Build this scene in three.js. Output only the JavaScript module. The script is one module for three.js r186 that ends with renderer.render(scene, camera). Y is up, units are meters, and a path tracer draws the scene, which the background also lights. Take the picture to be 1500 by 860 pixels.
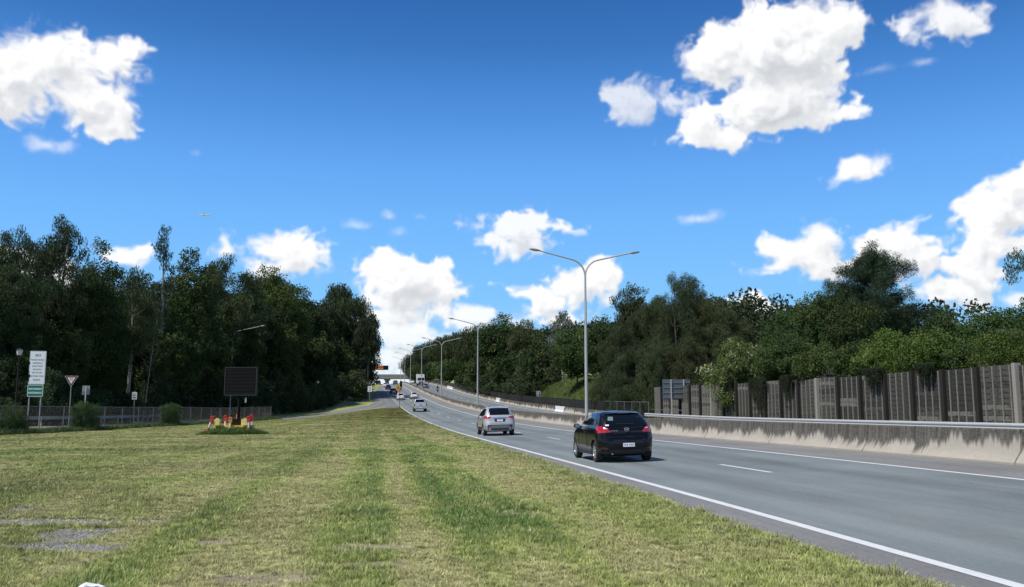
import * as THREE from 'three';
import { Brush, Evaluator, SUBTRACTION } from 'three-bvh-csg';
import { toCreasedNormals, mergeVertices } from 'three/addons/utils/BufferGeometryUtils.js';

// ───────────────────────── camera, sky, sun, exposure ─────────────────────────
const scene = new THREE.Scene();
const camera = new THREE.PerspectiveCamera(36.63, 1500 / 860, 0.1, 9000);
const PITCH = Math.atan(170 / 1300);
camera.position.set(0, 1.55, 0);
camera.lookAt(0, 1.55 + Math.tan(PITCH) * 100, -100);
const renderer = new THREE.WebGLRenderer({ antialias: true });
renderer.setSize(1024, 587);
renderer.toneMapping = THREE.LinearToneMapping;
renderer.toneMappingExposure = 1.0;
renderer.shadowMap.enabled = true;
renderer.shadowMap.type = THREE.PCFSoftShadowMap;

const SUN = new THREE.Vector3(-0.44, 0.82, 0.31).normalize();
const sun = new THREE.DirectionalLight(new THREE.Color(1.0, 0.955, 0.87), 4.6);
sun.position.copy(SUN).multiplyScalar(400).add(new THREE.Vector3(0, 0, -100));
sun.target.position.set(0, 0, -100);
sun.castShadow = true;
sun.shadow.mapSize.set(4096, 4096);
Object.assign(sun.shadow.camera, { left: -160, right: 160, top: 200, bottom: -200, near: 1, far: 900 });
scene.add(sun, sun.target);

// ───────────────────────── small maths ─────────────────────────
function rng(seed) { let a = seed >>> 0; return () => { a = (a + 0x6D2B79F5) | 0; let t = Math.imul(a ^ (a >>> 15), 1 | a); t = (t + Math.imul(t ^ (t >>> 7), 61 | t)) ^ t; return ((t ^ (t >>> 14)) >>> 0) / 4294967296; }; }
const clamp = (x, a, b) => x < a ? a : x > b ? b : x;
const mix = (a, b, t) => a + (b - a) * t;
const sstep = (a, b, x) => { const t = clamp((x - a) / (b - a), 0, 1); return t * t * (3 - 2 * t); };
function hash2(ix, iy) { let h = Math.imul(ix, 374761393) + Math.imul(iy, 668265263); h = Math.imul(h ^ (h >>> 13), 1274126177); return ((h ^ (h >>> 16)) >>> 0) / 4294967296; }
function vnoise(x, y) {
  const ix = Math.floor(x), iy = Math.floor(y), fx = x - ix, fy = y - iy;
  const u = fx * fx * fx * (fx * (fx * 6 - 15) + 10), v = fy * fy * fy * (fy * (fy * 6 - 15) + 10);
  const a = hash2(ix, iy), b = hash2(ix + 1, iy), c = hash2(ix, iy + 1), d = hash2(ix + 1, iy + 1);
  return a + (b - a) * u + (c - a) * v + (a - b - c + d) * u * v;
}
function fbm(x, y, oct) { let s = 0, a = 0.5, n = 0; for (let i = 0; i < oct; i++) { s += a * vnoise(x, y); n += a; a *= 0.5; const t = x * 1.62 - y * 1.18 + 17.3; y = x * 1.18 + y * 1.62 + 5.1; x = t; } return s / n; }
function spline(tab) {      // monotone-ish cubic through [x, y] points
  const n = tab.length, m = [];
  for (let i = 0; i < n; i++) { const a = tab[Math.max(0, i - 1)], b = tab[Math.min(n - 1, i + 1)]; m.push((b[1] - a[1]) / (b[0] - a[0])); }
  return (x) => {
    if (x <= tab[0][0]) return tab[0][1] + m[0] * (x - tab[0][0]);
    if (x >= tab[n - 1][0]) return tab[n - 1][1] + m[n - 1] * (x - tab[n - 1][0]);
    let i = 0; while (x > tab[i + 1][0]) i++;
    const h = tab[i + 1][0] - tab[i][0], t = (x - tab[i][0]) / h, t2 = t * t, t3 = t2 * t;
    return (2 * t3 - 3 * t2 + 1) * tab[i][1] + (t3 - 2 * t2 + t) * h * m[i] + (-2 * t3 + 3 * t2) * tab[i + 1][1] + (t3 - t2) * h * m[i + 1];
  };
}

// ───────────────────────── the sky: clear blue air with fair-weather cumulus ─────────────────────────
(function makeSky() {
  const W = 4096, H = 2048, data = new Float32Array(W * H * 4), D = Math.PI / 180;
  // air colour by elevation (linear)
  const air = [[-90, .16, .30, .50], [-2, .42, .62, .84], [0, .46, .68, .90], [3, .36, .64, .95], [7, .235, .575, 1.0], [11, .185, .50, 1.0], [15, .135, .40, .92], [19, .082, .285, .74], [23, .045, .185, .53], [27, .030, .135, .42], [40, .022, .105, .34], [90, .018, .085, .28]];
  const airAt = (e) => { let i = 0; while (i < air.length - 2 && e > air[i + 1][0]) i++; const t = clamp((e - air[i][0]) / (air[i + 1][0] - air[i][0]), 0, 1); return [1, 2, 3].map((k) => mix(air[i][k], air[i + 1][k], t)); };
  for (let j = 0; j < H; j++) { const c = airAt((j + 0.5) / H * 180 - 90); for (let i = 0; i < W; i++) { const o = (j * W + i) * 4; data[o] = c[0]; data[o + 1] = c[1]; data[o + 2] = c[2]; data[o + 3] = 1; } }
  // clouds: lobes [azimuth, elevation, half width, half height] in units of 1/22.7 degree, azimuth from the road's view, elevation from the horizon
  const C = [
    { s: 1, b: [[-735, 482, 85, 52], [-655, 500, 68, 40], [-600, 505, 62, 26], [-566, 508, 34, 14], [-630, 450, 62, 40], [-585, 422, 42, 28], [-578, 445, 32, 34], [-665, 545, 30, 10], [-790, 470, 80, 56]] },
    { s: .8, b: [[-682, 386, 40, 14]] },
    { s: 1, b: [[390, 525, 112, 66], [460, 560, 58, 40], [312, 515, 56, 46], [290, 530, 28, 30], [380, 450, 92, 52], [460, 435, 48, 24], [300, 400, 52, 17], [280, 418, 30, 30]] },
    { s: .7, b: [[180, 448, 54, 31], [240, 450, 42, 18]] }, { s: .45, b: [[540, 500, 52, 7], [600, 510, 17, 6]] },
    { s: .9, b: [[635, 572, 62, 28], [672, 555, 32, 14]] },
    { s: 1, b: [[512, 354, 42, 20], [492, 342, 24, 9]] },
    { s: 1.1, b: [[712, 288, 56, 40], [752, 326, 46, 36], [750, 250, 56, 24], [810, 320, 70, 50]] },
    { s: 1.1, b: [[400, 222, 56, 28], [440, 245, 36, 28], [460, 210, 62, 25], [540, 230, 46, 26], [580, 220, 62, 36], [640, 175, 62, 23], [672, 205, 36, 30], [688, 240, 40, 26]] },
    { s: .7, b: [[278, 278, 40, 9], [298, 284, 16, 8]] }, { s: 1, b: [[350, 145, 42, 22], [390, 140, 30, 14]] },
    { s: .9, b: [[10, 255, 52, 32], [-50, 272, 30, 12], [70, 260, 26, 9], [-15, 235, 32, 18]] },
    { s: .55, b: [[-235, 272, 28, 9], [-180, 282, 12, 6]] }, { s: .38, b: [[-135, 282, 16, 6], [-170, 260, 18, 8]] },
    { s: 1.1, b: [[-160, 185, 76, 42], [-190, 200, 46, 30], [-110, 175, 36, 25], [-170, 135, 62, 25], [-100, 145, 30, 20]] },
    { s: 1, b: [[-320, 225, 62, 28], [-415, 232, 36, 18], [-350, 210, 52, 18], [-560, 228, 30, 16]] },
    { s: 1.1, b: [[100, 175, 66, 36], [50, 160, 46, 22], [130, 190, 40, 25], [30, 175, 30, 11], [70, 135, 62, 20]] },
    { s: .9, b: [[-50, 130, 46, 20], [-150, 100, 70, 26], [-180, 66, 70, 26], [-70, 84, 66, 26]] }, { s: .75, b: [[-190, 34, 80, 20], [-90, 40, 80, 20], [-250, 60, 50, 20]] },
    { s: 1, b: [[-740, 210, 42, 30], [-670, 200, 42, 20]] }, { s: .8, b: [[740, 160, 24, 12]] },
    { s: .25, b: [[-460, 374, 12, 4], [-280, 338, 10, 3]] },
  ];
  const U = 22.7, all = [];
  for (const c of C) all.push({ s: c.s, b: c.b, da: 0, de: 0, m: 1, seed: all.length });
  const R = rng(77);                                     // the same kind of sky all the way round and higher up
  for (let k = 1; k < 6; k++) for (const c of C) if (R() < .85) all.push({ s: c.s, b: c.b, da: (k * 60 + (k === 1 ? 9 : k === 5 ? -9 : 0)) * U + (R() - .5) * 120 * (k > 1 && k < 5 ? 2 : .3), de: (R() - .5) * 60, m: R() < .5 ? -1 : 1, seed: all.length });
  for (let k = 0; k < 26; k++) { const c = C[[0, 2, 5, 6, 11, 3][k % 6]]; all.push({ s: c.s, b: c.b, da: (k + R()) / 26 * 360 * U, de: (20 + R() * 22) * U, m: 1, seed: all.length }); }
  const place = (a, e, w, h) => { const x = a / 1300, v = (e - 170) / 1300, y = v * Math.cos(PITCH) + Math.sin(PITCH), z = Math.cos(PITCH) - v * Math.sin(PITCH), r = Math.hypot(x, z); return [Math.atan2(x, z) / D * U, Math.atan2(y, r) / D * U, w * Math.cos(Math.atan2(x, z)) / 1.0, h]; };
  for (const cl of all) {
    let a0 = 1e9, a1 = -1e9, e0 = 1e9, e1 = -1e9; const B = [];
    for (const [a, e, w, h] of cl.b) { const q = place(a * cl.m, e, w, h); q[0] += cl.da; q[1] += cl.de; q[2] *= Math.cos(e / U * D) / Math.cos(Math.min(60, q[1] / U) * D); B.push(q); a0 = Math.min(a0, q[0] - w * 1.7); a1 = Math.max(a1, q[0] + w * 1.7); e0 = Math.min(e0, q[1] - h * 1.7); e1 = Math.max(e1, q[1] + h * 1.9); }
    const sx = 1, off = cl.seed * 37.7;
    const hm = Math.max(...B.map((q) => q[3])), amp = clamp(hm / 30, .32, 1.15), em = Math.min(...B.map((q) => q[1] - q[3])), ex = Math.max(...B.map((q) => q[1] + q[3]));
    const field = (a, e, oct) => {
      a += ((fbm(a * .022 + off, e * .026 + 3, 3) - .5) * 34 + (fbm(a * .075 + off, e * .085 + 31, 2) - .5) * 10) * amp; e += ((fbm(a * .022 + 9, e * .026 + off, 3) - .5) * 26 + (fbm(a * .075 + 19, e * .085 + off, 2) - .5) * 8) * amp;
      let f = -1e3; for (const [ca, ce, w, h] of B) { const dx = (a - ca) / w, dy = (e - ce) / (h * (e < ce ? .92 : 1.08)), q = (1 - Math.sqrt(dx * dx + dy * dy)) * Math.min(w, h * 1.3); const k = 9, m = clamp(.5 + .5 * (q - f) / k, 0, 1); f = f < -900 ? q : mix(f, q, m) + k * m * (1 - m); }
      const n = fbm(a * .045 + off, e * .052 + 5, oct), bl = Math.abs(2 * fbm(a * .085 + 3, e * .095 + off, Math.max(2, oct - 2)) - 1);
      return f - .8 * amp + amp * (45 * (n - .5) + 12 * (.28 - bl) * sstep(-30, 20, e - em));
    };
    const j0 = Math.max(0, Math.floor((e0 / U + 90) / 180 * H)), j1 = Math.min(H - 1, Math.ceil((e1 / U + 90) / 180 * H));
    for (let j = j0; j <= j1; j++) {
      const el = (j + .5) / H * 180 - 90; if (el < -1) continue;
      const i0 = Math.floor((a0 * sx / U - 90 + 180) / 360 * W), i1 = Math.ceil((a1 * sx / U - 90 + 180) / 360 * W);
      for (let i = i0; i <= i1; i++) {
        let az = (i + .5) / W * 360 - 180 + 90;
        const a = az * U, e = el * U, F = field(a, e, 6); if (F < -7) continue;
        const soft = (6 + 34 * Math.pow(fbm(a * .02 + 77, e * .024 + off, 2), 2)) * mix(1.25, 1, amp), al = Math.pow(sstep(-6 * amp, soft, F), 1.15) * Math.min(1, cl.s * 1.02); if (al <= .004) continue;
        const l1 = F - field(a - 6, e + 10, 4), l2 = F - field(a - 16, e + 26, 3), dep = sstep(6, 46, F), up = clamp((e - em) / (ex - em + 1), 0, 1);
        let b = .965 + .075 * Math.tanh(l1 / 9) + .10 * Math.tanh(l2 / 20) - .12 * dep * (1 - .75 * up) - .15 * dep * (fbm(a * .028 + 50, e * .03 + off, 3) - .3); b = clamp(b, .62, 1.03);
        const low = clamp(1 - el / 8, 0, 1) * .16, grey = clamp((1 - b) * 2.2, 0, 1), o = (j * W + (((i % W) + W) % W)) * 4;
        const cr = b * (1 - .10 * grey - low * .55), cg = b * (1 - .045 * grey - low * .14), cb = b * (1.01 + .02 * grey);
        data[o] = mix(data[o], cr, al); data[o + 1] = mix(data[o + 1], cg, al); data[o + 2] = mix(data[o + 2], cb, al);
      }
    }
  }
  const tex = new THREE.DataTexture(data, W, H, THREE.RGBAFormat, THREE.FloatType);
  tex.mapping = THREE.EquirectangularReflectionMapping; tex.magFilter = THREE.LinearFilter; tex.minFilter = THREE.LinearFilter; tex.needsUpdate = true;
  scene.background = tex; scene.environment = tex;
})();
console.log('sky done');

// ───────────────────────── helpers: geometry collector, names, tags ─────────────────────────
const V3 = (x, y, z) => new THREE.Vector3(x, y, z);
const taken = {};
function numbered(n) { const k = taken[n] = (taken[n] ?? -1) + 1; return k ? n + '_' + String(k).padStart(3, '0') : n; }
class MB {                                  // collects faces, then makes one named mesh
  constructor() { this.p = []; this.i = []; this.u = []; this.c = null; }
  v(x, y, z, u = 0, w = 0) { this.p.push(x, y, z); this.u.push(u, w); return this.p.length / 3 - 1; }
  tri(a, b, c) { this.i.push(a, b, c); return this; }
  quad(a, b, c, d) { this.i.push(a, b, c, a, c, d); return this; }
  box(cx, cy, cz, sx, sy, sz, ry = 0, M = null) {
    const g = new THREE.BoxGeometry(sx, sy, sz); if (ry) g.rotateY(ry); g.translate(cx, cy, cz); if (M) g.applyMatrix4(M); return this.geo(g);
  }
  geo(g, M) {
    if (M) { g = g.clone(); g.applyMatrix4(M); }
    const b = this.p.length / 3, P = g.attributes.position, T = g.attributes.uv;
    for (let k = 0; k < P.count; k++) { this.p.push(P.getX(k), P.getY(k), P.getZ(k)); this.u.push(T ? T.getX(k) : 0, T ? T.getY(k) : 0); }
    if (g.index) for (let k = 0; k < g.index.count; k++) this.i.push(b + g.index.getX(k)); else for (let k = 0; k < P.count; k++) this.i.push(b + k);
    return this;
  }
  tube(pts, radii, n = 6, cap = true) {     // tapered tube through points
    const rings = []; let ref = V3(0.31, 0.2, 0.93);
    for (let k = 0; k < pts.length; k++) {
      const t = V3().subVectors(pts[Math.min(k + 1, pts.length - 1)], pts[Math.max(k - 1, 0)]).normalize();
      const a = V3().crossVectors(t, ref); if (a.lengthSq() < 1e-6) a.set(1, 0, 0); a.normalize(); const b = V3().crossVectors(t, a).normalize();
      ref = V3().crossVectors(a, t).normalize();
      const r = Array.isArray(radii) ? radii[k] : radii, ring = [];
      for (let q = 0; q < n; q++) { const f = q / n * Math.PI * 2, c = Math.cos(f) * r, s = Math.sin(f) * r; ring.push(this.v(pts[k].x + a.x * c + b.x * s, pts[k].y + a.y * c + b.y * s, pts[k].z + a.z * c + b.z * s, q / n, k)); }
      rings.push(ring);
    }
    for (let k = 0; k + 1 < rings.length; k++) for (let q = 0; q < n; q++) this.quad(rings[k][q], rings[k][(q + 1) % n], rings[k + 1][(q + 1) % n], rings[k + 1][q]);
    if (cap) for (const [ring, P] of [[rings[0], pts[0]], [rings[rings.length - 1], pts[pts.length - 1]]]) { const c = this.v(P.x, P.y, P.z); for (let q = 0; q < n; q++) this.tri(c, ring[q], ring[(q + 1) % n]); }
    return this;
  }
  geometry(crease = 0) {
    let g = new THREE.BufferGeometry();
    g.setAttribute('position', new THREE.Float32BufferAttribute(this.p, 3)); g.setAttribute('uv', new THREE.Float32BufferAttribute(this.u, 2));
    if (this.c) g.setAttribute('color', new THREE.Float32BufferAttribute(this.c, 3));
    g.setIndex(this.i); if (crease) g = toCreasedNormals(g, crease); else g.computeVertexNormals(); return g;
  }
  build(name, m, parent, crease = 0) { return part(name, this.geometry(crease), m, parent); }
}
function part(name, g, m, parent) { const o = new THREE.Mesh(g, m); o.name = parent && parent !== scene ? name : numbered(name); o.castShadow = o.receiveShadow = true; (parent ?? scene).add(o); return o; }
function tag(o, label, category, group, kind) { if (label) o.userData.label = label; if (category) o.userData.category = category; if (group) o.userData.group = group; if (kind) o.userData.kind = kind; return o; }
function thing(name, label, category, group, pos) { const o = new THREE.Group(); o.name = numbered(name); scene.add(o); if (pos) o.position.set(...pos); return tag(o, label, category, group); }
const RGB = (r, g, b) => new THREE.Color().setRGB(r, g, b);
const mat = (r, g, b, rough = .8, metal = 0, extra = {}) => new THREE.MeshStandardMaterial({ color: RGB(r, g, b), roughness: rough, metalness: metal, side: THREE.DoubleSide, ...extra });
function texture(w, h, fn, srgb = false) {
  const d = new Uint8Array(w * h * 4), enc = (x) => { x = clamp(x, 0, 1); return Math.round(255 * (x <= .0031308 ? 12.92 * x : 1.055 * Math.pow(x, 1 / 2.4) - .055)); };
  for (let j = 0; j < h; j++) for (let i = 0; i < w; i++) { const c = fn(i, j), o = (j * w + i) * 4; if (srgb) { d[o] = enc(c[0]); d[o + 1] = enc(c[1]); d[o + 2] = enc(c[2]); } else { const q = clamp(c, 0, 1) * 255; d[o] = d[o + 1] = d[o + 2] = q; } d[o + 3] = 255; }
  const t = new THREE.DataTexture(d, w, h); t.wrapS = t.wrapT = THREE.RepeatWrapping; t.magFilter = THREE.LinearFilter; t.minFilter = THREE.LinearMipmapLinearFilter; t.generateMipmaps = true; if (srgb) t.colorSpace = THREE.SRGBColorSpace; t.needsUpdate = true; return t;
}
function canvasTex(w, h, draw) { const c = document.createElement('canvas'); c.width = w; c.height = h; draw(c.getContext('2d'), w, h); const t = new THREE.CanvasTexture(c); t.colorSpace = THREE.SRGBColorSpace; return t; }
// periodic value noise for tiling textures
const pn = (x, y, px, py) => { const ix = Math.floor(x), iy = Math.floor(y), fx = x - ix, fy = y - iy, u = fx * fx * (3 - 2 * fx), v = fy * fy * (3 - 2 * fy), m = (a, n) => ((a % n) + n) % n; const a = hash2(m(ix, px), m(iy, py)), b = hash2(m(ix + 1, px), m(iy, py)), c = hash2(m(ix, px), m(iy + 1, py)), d = hash2(m(ix + 1, px), m(iy + 1, py)); return a + (b - a) * u + (c - a) * v + (a - b - c + d) * u * v; };

// ───────────────────────── lie of the land (d = metres ahead of the viewer, u = metres right of the left edge line) ─────────────────────────
const P = spline([[-200, 0], [20, 0], [60, 0], [80, .16], [100, .46], [120, 1.0], [140, 1.56], [160, 2.2], [180, 3.0], [200, 3.9], [230, 5.35], [260, 7.0], [300, 9.0], [340, 10.8], [380, 12.3], [420, 13.4], [460, 14.0], [520, 13.4], [600, 12], [800, 9], [1500, 5], [4000, 0]]);
const XL = spline([[-200, 33.6], [-60, 14.2], [0, 5.65], [8.2, 4.46], [15.5, 3.42], [25, 1.96], [40, -.37], [60, -3.53], [80, -6.75], [100, -10.1], [120, -13.6], [140, -16.9], [160, -20.1], [180, -23.4], [200, -26.8], [230, -31.9], [260, -37.0], [300, -43.6], [420, -62], [600, -90], [4000, -620]]);
const RAMPR = spline([[20, -35.6], [80, -36.0], [104, -35.6], [116, -33.8], [126, -30.6], [134, -26.6], [142, -22.4], [150, -18.9], [160, -20.3], [180, -23.6], [260, -37.2]]);
const RAMPL = spline([[20, -41.4], [80, -41.6], [108, -41.2], [122, -39.2], [134, -35.4], [146, -30.2], [156, -27.2], [166, -26.6], [178, -27.6], [190, -29.3], [215, -33.4], [250, -38.2], [300, -45.2]]);
const heading = (d) => Math.atan(-(XL(d + 1) - XL(d - 1)) / 2);
const roadH = (u, d) => P(d) + .025 * clamp(u, 0, 9.5) + (u > 9.5 ? .004 * (u - 9.5) : 0);
function ground(x, d) {
  const u = x - XL(d); let h;
  if (u >= 0) {
    h = roadH(clamp(u, 0, 19), d);
    h += (sstep(20.7, 27.5, u) * 4.0 + sstep(27, 45, u) * 2.4) * sstep(92, 124, d) * (1 - .3 * sstep(250, 400, d));
    if (u > 45) h += (fbm(x * .01, d * .01, 2) - .5) * 3 * sstep(45, 120, u);
  } else {
    const w = sstep(-2.5, -17, u) * (1 - sstep(150, 205, d));
    h = mix(P(d), P(Math.max(0, d - 42)) + (d > 420 ? P(d) - P(d - 42) : 0), w);
    h += sstep(-6.5, -14, u) * 2.4 * sstep(165, 200, d);
    if (u < -1) h += (fbm(x * .18, d * .18, 3) - .5) * .11 * sstep(-1, -4, u) * (1 - sstep(100, 125, d));
    if (u < -45) h += (fbm(x * .012, d * .012, 2) - .4) * 4 * sstep(-45, -120, u);
  }
  return h;
}
const inRamp = (x, d) => d > 18 && d < 262 && x < RAMPR(d) + .3 && x > RAMPL(d) - .6;

// ───────────────────────── ground sheet ─────────────────────────
// what grows where on the mown verge: 0 straw … 1 lush green, and bare patches
const BARE = [[-7.7, 13.9, .65, .6, 1], [-6.5, 12.6, .8, .34, 1], [-5.6, 12.6, .9, .22, 1], [-5.3, 11.2, .5, .7, 1], [-5.0, 10.4, .8, .28, 1], [-9.6, 17.5, .9, .4, 1], [-1.7, 10.3, .5, .25, 0], [-3.8, 10.8, .5, .22, 0], [-2.3, 8.5, .5, .3, 0], [-5.9, 16, .9, .35, 0], [-1.4, 9.2, .35, .2, 0], [-14, 24, 2.4, 1.2, 0], [-13, 31, 3, 1.3, 0], [-22, 30, 3, 1.4, 1], [-17, 50, 4, 2, 0], [-21, 47, 3, 2, 0], [.2, 13.5, .5, .6, 0], [-11, 14.5, 1.2, .4, 0]];
function bare(x, d) {
  let b = 0, g = 0; const n = fbm(x * 1.7, d * 1.3, 3) - .5, n9 = fbm(x * 7, d * 6, 3) - .5;
  for (const [bx, bd, rx, rd, k] of BARE) { const q = ((x - bx) / rx) ** 2 + ((d - bd) / rd) ** 2; if (q < 4) { const w = sstep(1.1, .3, q + n * 3.4 + n9 * 1.5); b = Math.max(b, w); if (k) g = Math.max(g, w); } }
  return [b, g];
}
function lush(x, d) {
  const u = x - XL(d), q = u + .6 * (fbm(d * .06, 4, 2) - .5);
  let l = fbm(x * .33 + 11, d * .21, 4) * .75 + fbm(x * 1.1 + 3, d * .8, 3) * .38 - .06;
  l += .10 * Math.sin(q * 2.9) * sstep(-16, -9, u) + .06 * Math.sin(q * 1.35 + 1.2) + .09 * Math.sin(q * 5.3 + 2 * fbm(d * .05, 9, 2)) * sstep(-14, -7, u);                       // strips left by the mower
  l += .18 * Math.exp(-(((u + 4.6) / .22) ** 2)) + .16 * Math.exp(-(((u + 6.3) / .2) ** 2));                  // wheel ruts hold moisture
  l += .10 * Math.exp(-(((x + 1.6) / 1.5) ** 2 + ((d - 13.5) / 4.5) ** 2)) - .16 * sstep(-3.2, -1.0, u) - .10 * sstep(30, 60, d);
  for (const [c, w, k] of [[-3.4, .16, .2], [-5.4, .2, .24], [-7.1, .22, .22], [-8.9, .25, .2], [-10.8, .3, .16]]) l -= k * Math.exp(-(((q - c) / w) ** 2)) * sstep(.3, .6, fbm(d * .11 + c, c, 2) + .15);     // pale rows of clippings
  return clamp((l - .22) / .52, 0, 1);
}
const STRAW = [.40, .385, .170], PALE = [.315, .365, .100], GREEN = [.135, .225, .042];
function turf(x, d) {
  const l = lush(x, d), f = vnoise(x * 9, d * 9), r = sstep(.62, .8, fbm(x * .4 + 40, d * .3 + 7, 3)) * .16; let c = [0, 1, 2].map((k) => l < .5 ? mix(STRAW[k], PALE[k], l * 2) : mix(PALE[k], GREEN[k], l * 2 - 1));
  c = [mix(c[0], .19, r * .6), mix(c[1], .14, r * .6), mix(c[2], .07, r * .6)];
  const o = clamp(sstep(-2, -9, x) * .5 + (fbm(x * .5 + 60, d * .4, 3) - .5) * 1.6, 0, .75), T = [.205, .205, .072];      // thinner, browner turf out to the left and in patches
  return c.map((v, k) => mix(v, T[k], o) * (.8 + .4 * f));
}
const GX0 = -75, GXW = 128, GD0 = -6, GDW = 150, GN = 2048;
const groundTex = texture(GN, GN, (i, j) => {
  const x = GX0 + (i + .5) / GN * GXW, d = GD0 + (j + .5) / GN * GDW, [b, g] = bare(x, d), c = turf(x, d), n = .55 + .9 * hash2(i * 7 + 3, j * 5 + 1), n2 = fbm(x * 3, d * 3, 2);
  const soil = g > .1 ? [.30 * n, .285 * n, .275 * n] : [.27 * (.75 + .5 * n2), .225 * (.75 + .5 * n2), .155 * (.75 + .5 * n2)];
  const w = clamp(b + (b < .1 ? .15 * sstep(.5, .7, n2) : 0), 0, 1);
  return [0, 1, 2].map((k) => mix(c[k] * (.72 + .28 * n), soil[k], w));
}, true);
groundTex.wrapS = groundTex.wrapT = THREE.MirroredRepeatWrapping;
const groundBump = texture(512, 512, (i, j) => .5 * hash2(i, j) + .5 * pn(i / 8, j / 8, 64, 64));
groundBump.repeat.set(60, 70);
(function groundSheet() {
  const us = [-3200, -1600, -900, -500, -320, -220, -160, -120, -95, -80, -70, -62]; for (let q = -56; q < -24; q += 1.5) us.push(q); for (let q = -24; q < -1.2; q += 1) us.push(q);
  us.push(-1.2, -.9, -.62, -.45, -.3, 0, 4, 9.4, 10.2, 15, 19.0, 19.9, 20.4); for (let q = 21.5; q < 44; q += 1.5) us.push(q); us.push(46, 52, 60, 75, 95, 130, 180, 260, 400, 700, 1300, 3200);
  const ds = [-160, -110, -70, -40, -20, -8]; for (let q = 0; q < 60; q += 1.25) ds.push(q); for (let q = 60; q < 270; q += 2.5) ds.push(q); for (let q = 270; q < 540; q += 8) ds.push(q); ds.push(560, 620, 700, 850, 1100, 1500, 2100, 3000, 4200);
  const b = new MB(), n = us.length;
  for (const d of ds) for (const u of us) {
    const x = XL(d) + u; let h = ground(x, d);
    if (u > -.6 && u < 19.95) h -= .07; if (inRamp(x, d)) h -= .09;
    b.v(x, h - .004, -d, (x - GX0) / GXW, (d - GD0) / GDW);
  }
  for (let j = 0; j + 1 < ds.length; j++) for (let i = 0; i + 1 < n; i++) b.quad(j * n + i, j * n + i + 1, (j + 1) * n + i + 1, (j + 1) * n + i);
  tag(b.build('ground', new THREE.MeshStandardMaterial({ map: groundTex, bumpMap: groundBump, bumpScale: .02, roughness: 1, side: THREE.DoubleSide })), 'mown grassy ground around the motorway and its ramp', null, null, 'structure');
})();

// ───────────────────────── road surfaces ─────────────────────────
function asphaltTex(seed, tone, lanes, wM, lM, W = 1024, H = 2048) {    // u across wM metres, v along lM metres
  const cracks = []; const R = rng(seed); for (let k = 0; k < 9; k++) cracks.push([.8 + R() * (wM - 1.6), R() * lM, 2 + R() * 5, R() * 9]);
  return texture(W, H, (i, j) => {
    const x = i / W * wM, z = j / H * lM; let s = 0;
    for (const c of lanes) { const q = x - c; s += .10 * Math.exp(-(((Math.abs(q) - .82) / .34) ** 2)) - .15 * Math.exp(-((q / .42) ** 2)) * (.6 + .8 * pn(x * 1.3, z / lM * 13, 64, 13)); }
    const a = hash2(i, j + seed * 131), n1 = pn(i / 3, j / 3, Math.floor(W / 3), Math.floor(H / 3)), n2 = pn(x * .9, z / lM * 24, 64, 24), n3 = pn(x * 4.2, z / lM * 60, 64, 60);
    let m = 1 + s + (a - .5) * .20 + (n1 - .5) * .14 + (n2 - .5) * .20 + (pn(x * 7, z / lM * 10, 64, 10) - .5) * .12 + (pn(x * 2.2, z / lM * 4, 64, 4) - .5) * .12 + (n3 - .5) * .09 - .13 * sstep(.60, .78, pn(x * .45 + 3, z / lM * 9, 64, 9));
    if (a > .9965) m *= 1.5; if (a < .004) m *= .6;
    for (const [cx, cz, len, ph] of cracks) { let dz = z - cz; if (dz < 0) dz += lM; if (dz < len) { const xx = cx + .14 * (pn(dz * 1.4, ph, 64, 64) - .5) + .05 * (pn(dz * 9, ph + 3, 256, 64) - .5); if (Math.abs(x - xx) < .017 * (.4 + pn(dz * 5, ph, 64, 64))) m *= .42; } }
    const br = s < -.03 ? .02 : 0;
    return [tone[0] * (m + br), tone[1] * m, tone[2] * (m - br)];
  }, true);
}
const roadTex = asphaltTex(5, [.172, .196, .195], [1.75, 5.25], 7.2, 41);
const shTex = asphaltTex(9, [.200, .199, .190], [], 4, 41, 256, 1024);
const oppTex = asphaltTex(13, [.165, .185, .186], [2.6, 6.1], 9, 41, 512, 1024);
const rampTex = asphaltTex(21, [.175, .178, .172], [2.6], 5.6, 41, 512, 1024);
const fineBump = texture(512, 512, (i, j) => .6 * hash2(i, j) + .4 * pn(i / 3, j / 3, 170, 170)); fineBump.repeat.set(6, 40);
const M = {
  road: new THREE.MeshStandardMaterial({ map: roadTex, roughness: .82, bumpMap: fineBump, bumpScale: .004, side: THREE.DoubleSide }),
  shoulder: new THREE.MeshStandardMaterial({ map: shTex, roughness: .88, bumpMap: fineBump, bumpScale: .006, side: THREE.DoubleSide }),
  opp: new THREE.MeshStandardMaterial({ map: oppTex, roughness: .85, side: THREE.DoubleSide }),
  ramp: new THREE.MeshStandardMaterial({ map: rampTex, roughness: .88, side: THREE.DoubleSide }),
};
const paintTex = texture(256, 1024, (i, j) => { const w = sstep(.60, .82, fbm(i / 9, j / 22, 4)) * .55 + (hash2(i, j) > .93 ? .25 : 0), q = .74 - .12 * fbm(i / 30, j / 80, 3); return [mix(q, .2, w), mix(q, .21, w), mix(q * .98, .21, w)]; }, true);
M.paint = new THREE.MeshStandardMaterial({ map: paintTex, roughness: .6, side: THREE.DoubleSide });
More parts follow.
